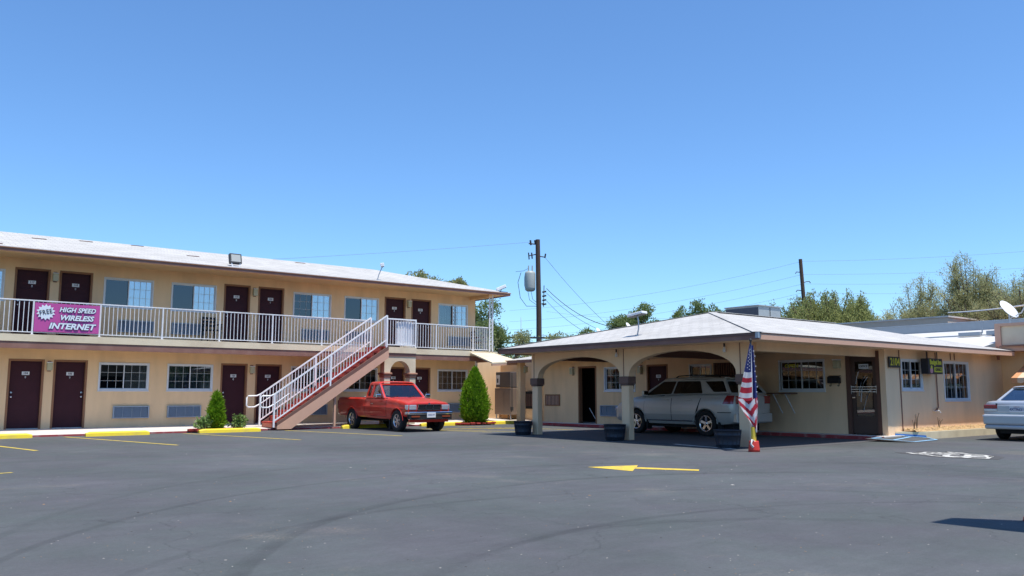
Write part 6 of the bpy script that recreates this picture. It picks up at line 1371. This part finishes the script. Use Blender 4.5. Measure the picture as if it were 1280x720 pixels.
spiky(51.5, 30.9, 8.2, 3.8, 60, 120000, 'leaf_a', "large rounded olive tree below the distant pole", 11, .13)
spiky(49.6, 33.9, 7.5, 1.8, 16, 26000, 'leaf_a', "feathery tree left of the large rounded olive tree", 13, .13)
tree(53.1, 28.6, 6.4, blob(1.2, 1.0, 3.2, 6.7, 10, .5, 14), 4500, 'leaf_d', "thin feathery tree right of the far pole stub", .12, seed=14, up=1.2)
def airy(x, y, h, spread, label, seed, nb=30, nl=14000, lean=0):
    """open mesquite: many thin rising limbs that fork, feathery leaves along the last twigs"""
    t = thing('mesquite_tree', label, 'tree', (x, y, 0), group='open mesquite trees beyond the rear roofs'); rng = np.random.default_rng(seed); g = MB(); tips = []
    g.tube([(0, 0, 0), (0, 0, h * .22)], .22, 8, r1=.16)
    for i in range(nb):
        a = rng.uniform(0, 2 * pi); e = rng.uniform(.25, 1.0) ** .8; rr = spread * e; tx = RTv * (rr * cos(a) + lean) + Vector((.6225, .7826, 0)) * (rr * sin(a) * .7)
        top = h * rng.uniform(.55, 1.0) * (1 - .38 * e * e); p0 = Vector((0, 0, h * .2)); p2_ = Vector((tx.x, tx.y, top)); p1 = Vector((tx.x * .45, tx.y * .45, h * .2 + (top - h * .2) * .55))
        g.tube([p0, p1, p2_], .07, 5, r1=.012)
        for j in range(9):
            s_ = rng.uniform(.35, .95); b0 = (p0 * (1 - s_) ** 2 + p1 * 2 * s_ * (1 - s_) + p2_ * s_ * s_); d = Vector(rng.normal(size=3)); d.z = abs(d.z) + .7; d.normalize(); b1 = b0 + d * rng.uniform(.5, 1.05); g.tube([b0, (b0 + b1) / 2 + Vector(rng.normal(scale=.06, size=3)), b1], .016, 4, r1=.006); tips.append((b0, b1))
    obj('trunk', g, 'bark', t); k = nl; I = rng.integers(0, len(tips), k); s_ = rng.uniform(.1, 1.1, k)[:, None]
    A = np.array([tips[i][0] for i in I]); B = np.array([tips[i][1] for i in I]); P_ = A + (B - A) * s_ + rng.normal(scale=.13, size=(k, 3)); D_ = (B - A) + rng.normal(scale=.5, size=(k, 3))
    obj('crown', leaves(P_, D_, rng.uniform(.09, .17, k), rng.uniform(.025, .045, k), 'leaf_d', 'crown', rng), None, t); return t
airy(50.3, 24.3, 8.8, 2.5, "leftmost open mesquite tree beyond the grey parapet", 21, 75, 56000)
airy(50.6, 21.2, 9.6, 2.6, "tallest open mesquite tree in the middle of the mesquites", 22, 90, 70000)
airy(49.0, 17.8, 8.1, 2.7, "rightmost open mesquite tree behind the satellite dish", 23, 70, 56000)
airy(51.5, 19.4, 8.7, 2.2, "slimmer open mesquite tree between the tallest and the rightmost", 24, 50, 34000)
wire((45.0, 20.0, 5.35), (29.5, 9.0, 4.15), .1, .03, "pale pipe-like cable slanting behind the satellite dish", 'white_dirty')

# ------------------------------------------------------------------ the far side of the street (seen only mirrored in the windows)
sb = thing('street_building', "long low shop row across the street behind the photographer", 'building', (10, -42, 0))
g = MB(); g.box(-60, -8, 0, 60, 0, 4.6); obj('wall', g, 'grey_stucco', sb); g = MB(); g.box(-61, -8.5, 4.6, 61, 1.2, 4.9); obj('roof', g, 'brown', sb)
for k in range(14): g = MB(); g.box(-56 + k * 8.2, -.02, .8, -51 + k * 8.2, .04, 3.0); obj('window', g, 'dkgrey', sb)
for k, (x, y) in enumerate(((-38, -34), (-20, -36), (-4, -33), (14, -36), (30, -34), (46, -36))):
    tree(x, y, 8, [(random.uniform(-2.5, 2.5), random.uniform(-2, 2), random.uniform(4, 8.5), random.uniform(1.2, 1.9)) for _ in range(10)], 4500, 'leaf_b', "street tree number %s from the left behind the photographer" % ['one', 'two', 'three', 'four', 'five', 'six'][k], .5, seed=60 + k)
tree(-40, 8, 8, [(random.uniform(-2.5, 2.5), random.uniform(-3, 3), random.uniform(3, 8), 1.7) for _ in range(12)], 5000, 'leaf_b', "broad street tree far left of the photographer", .5, seed=70)
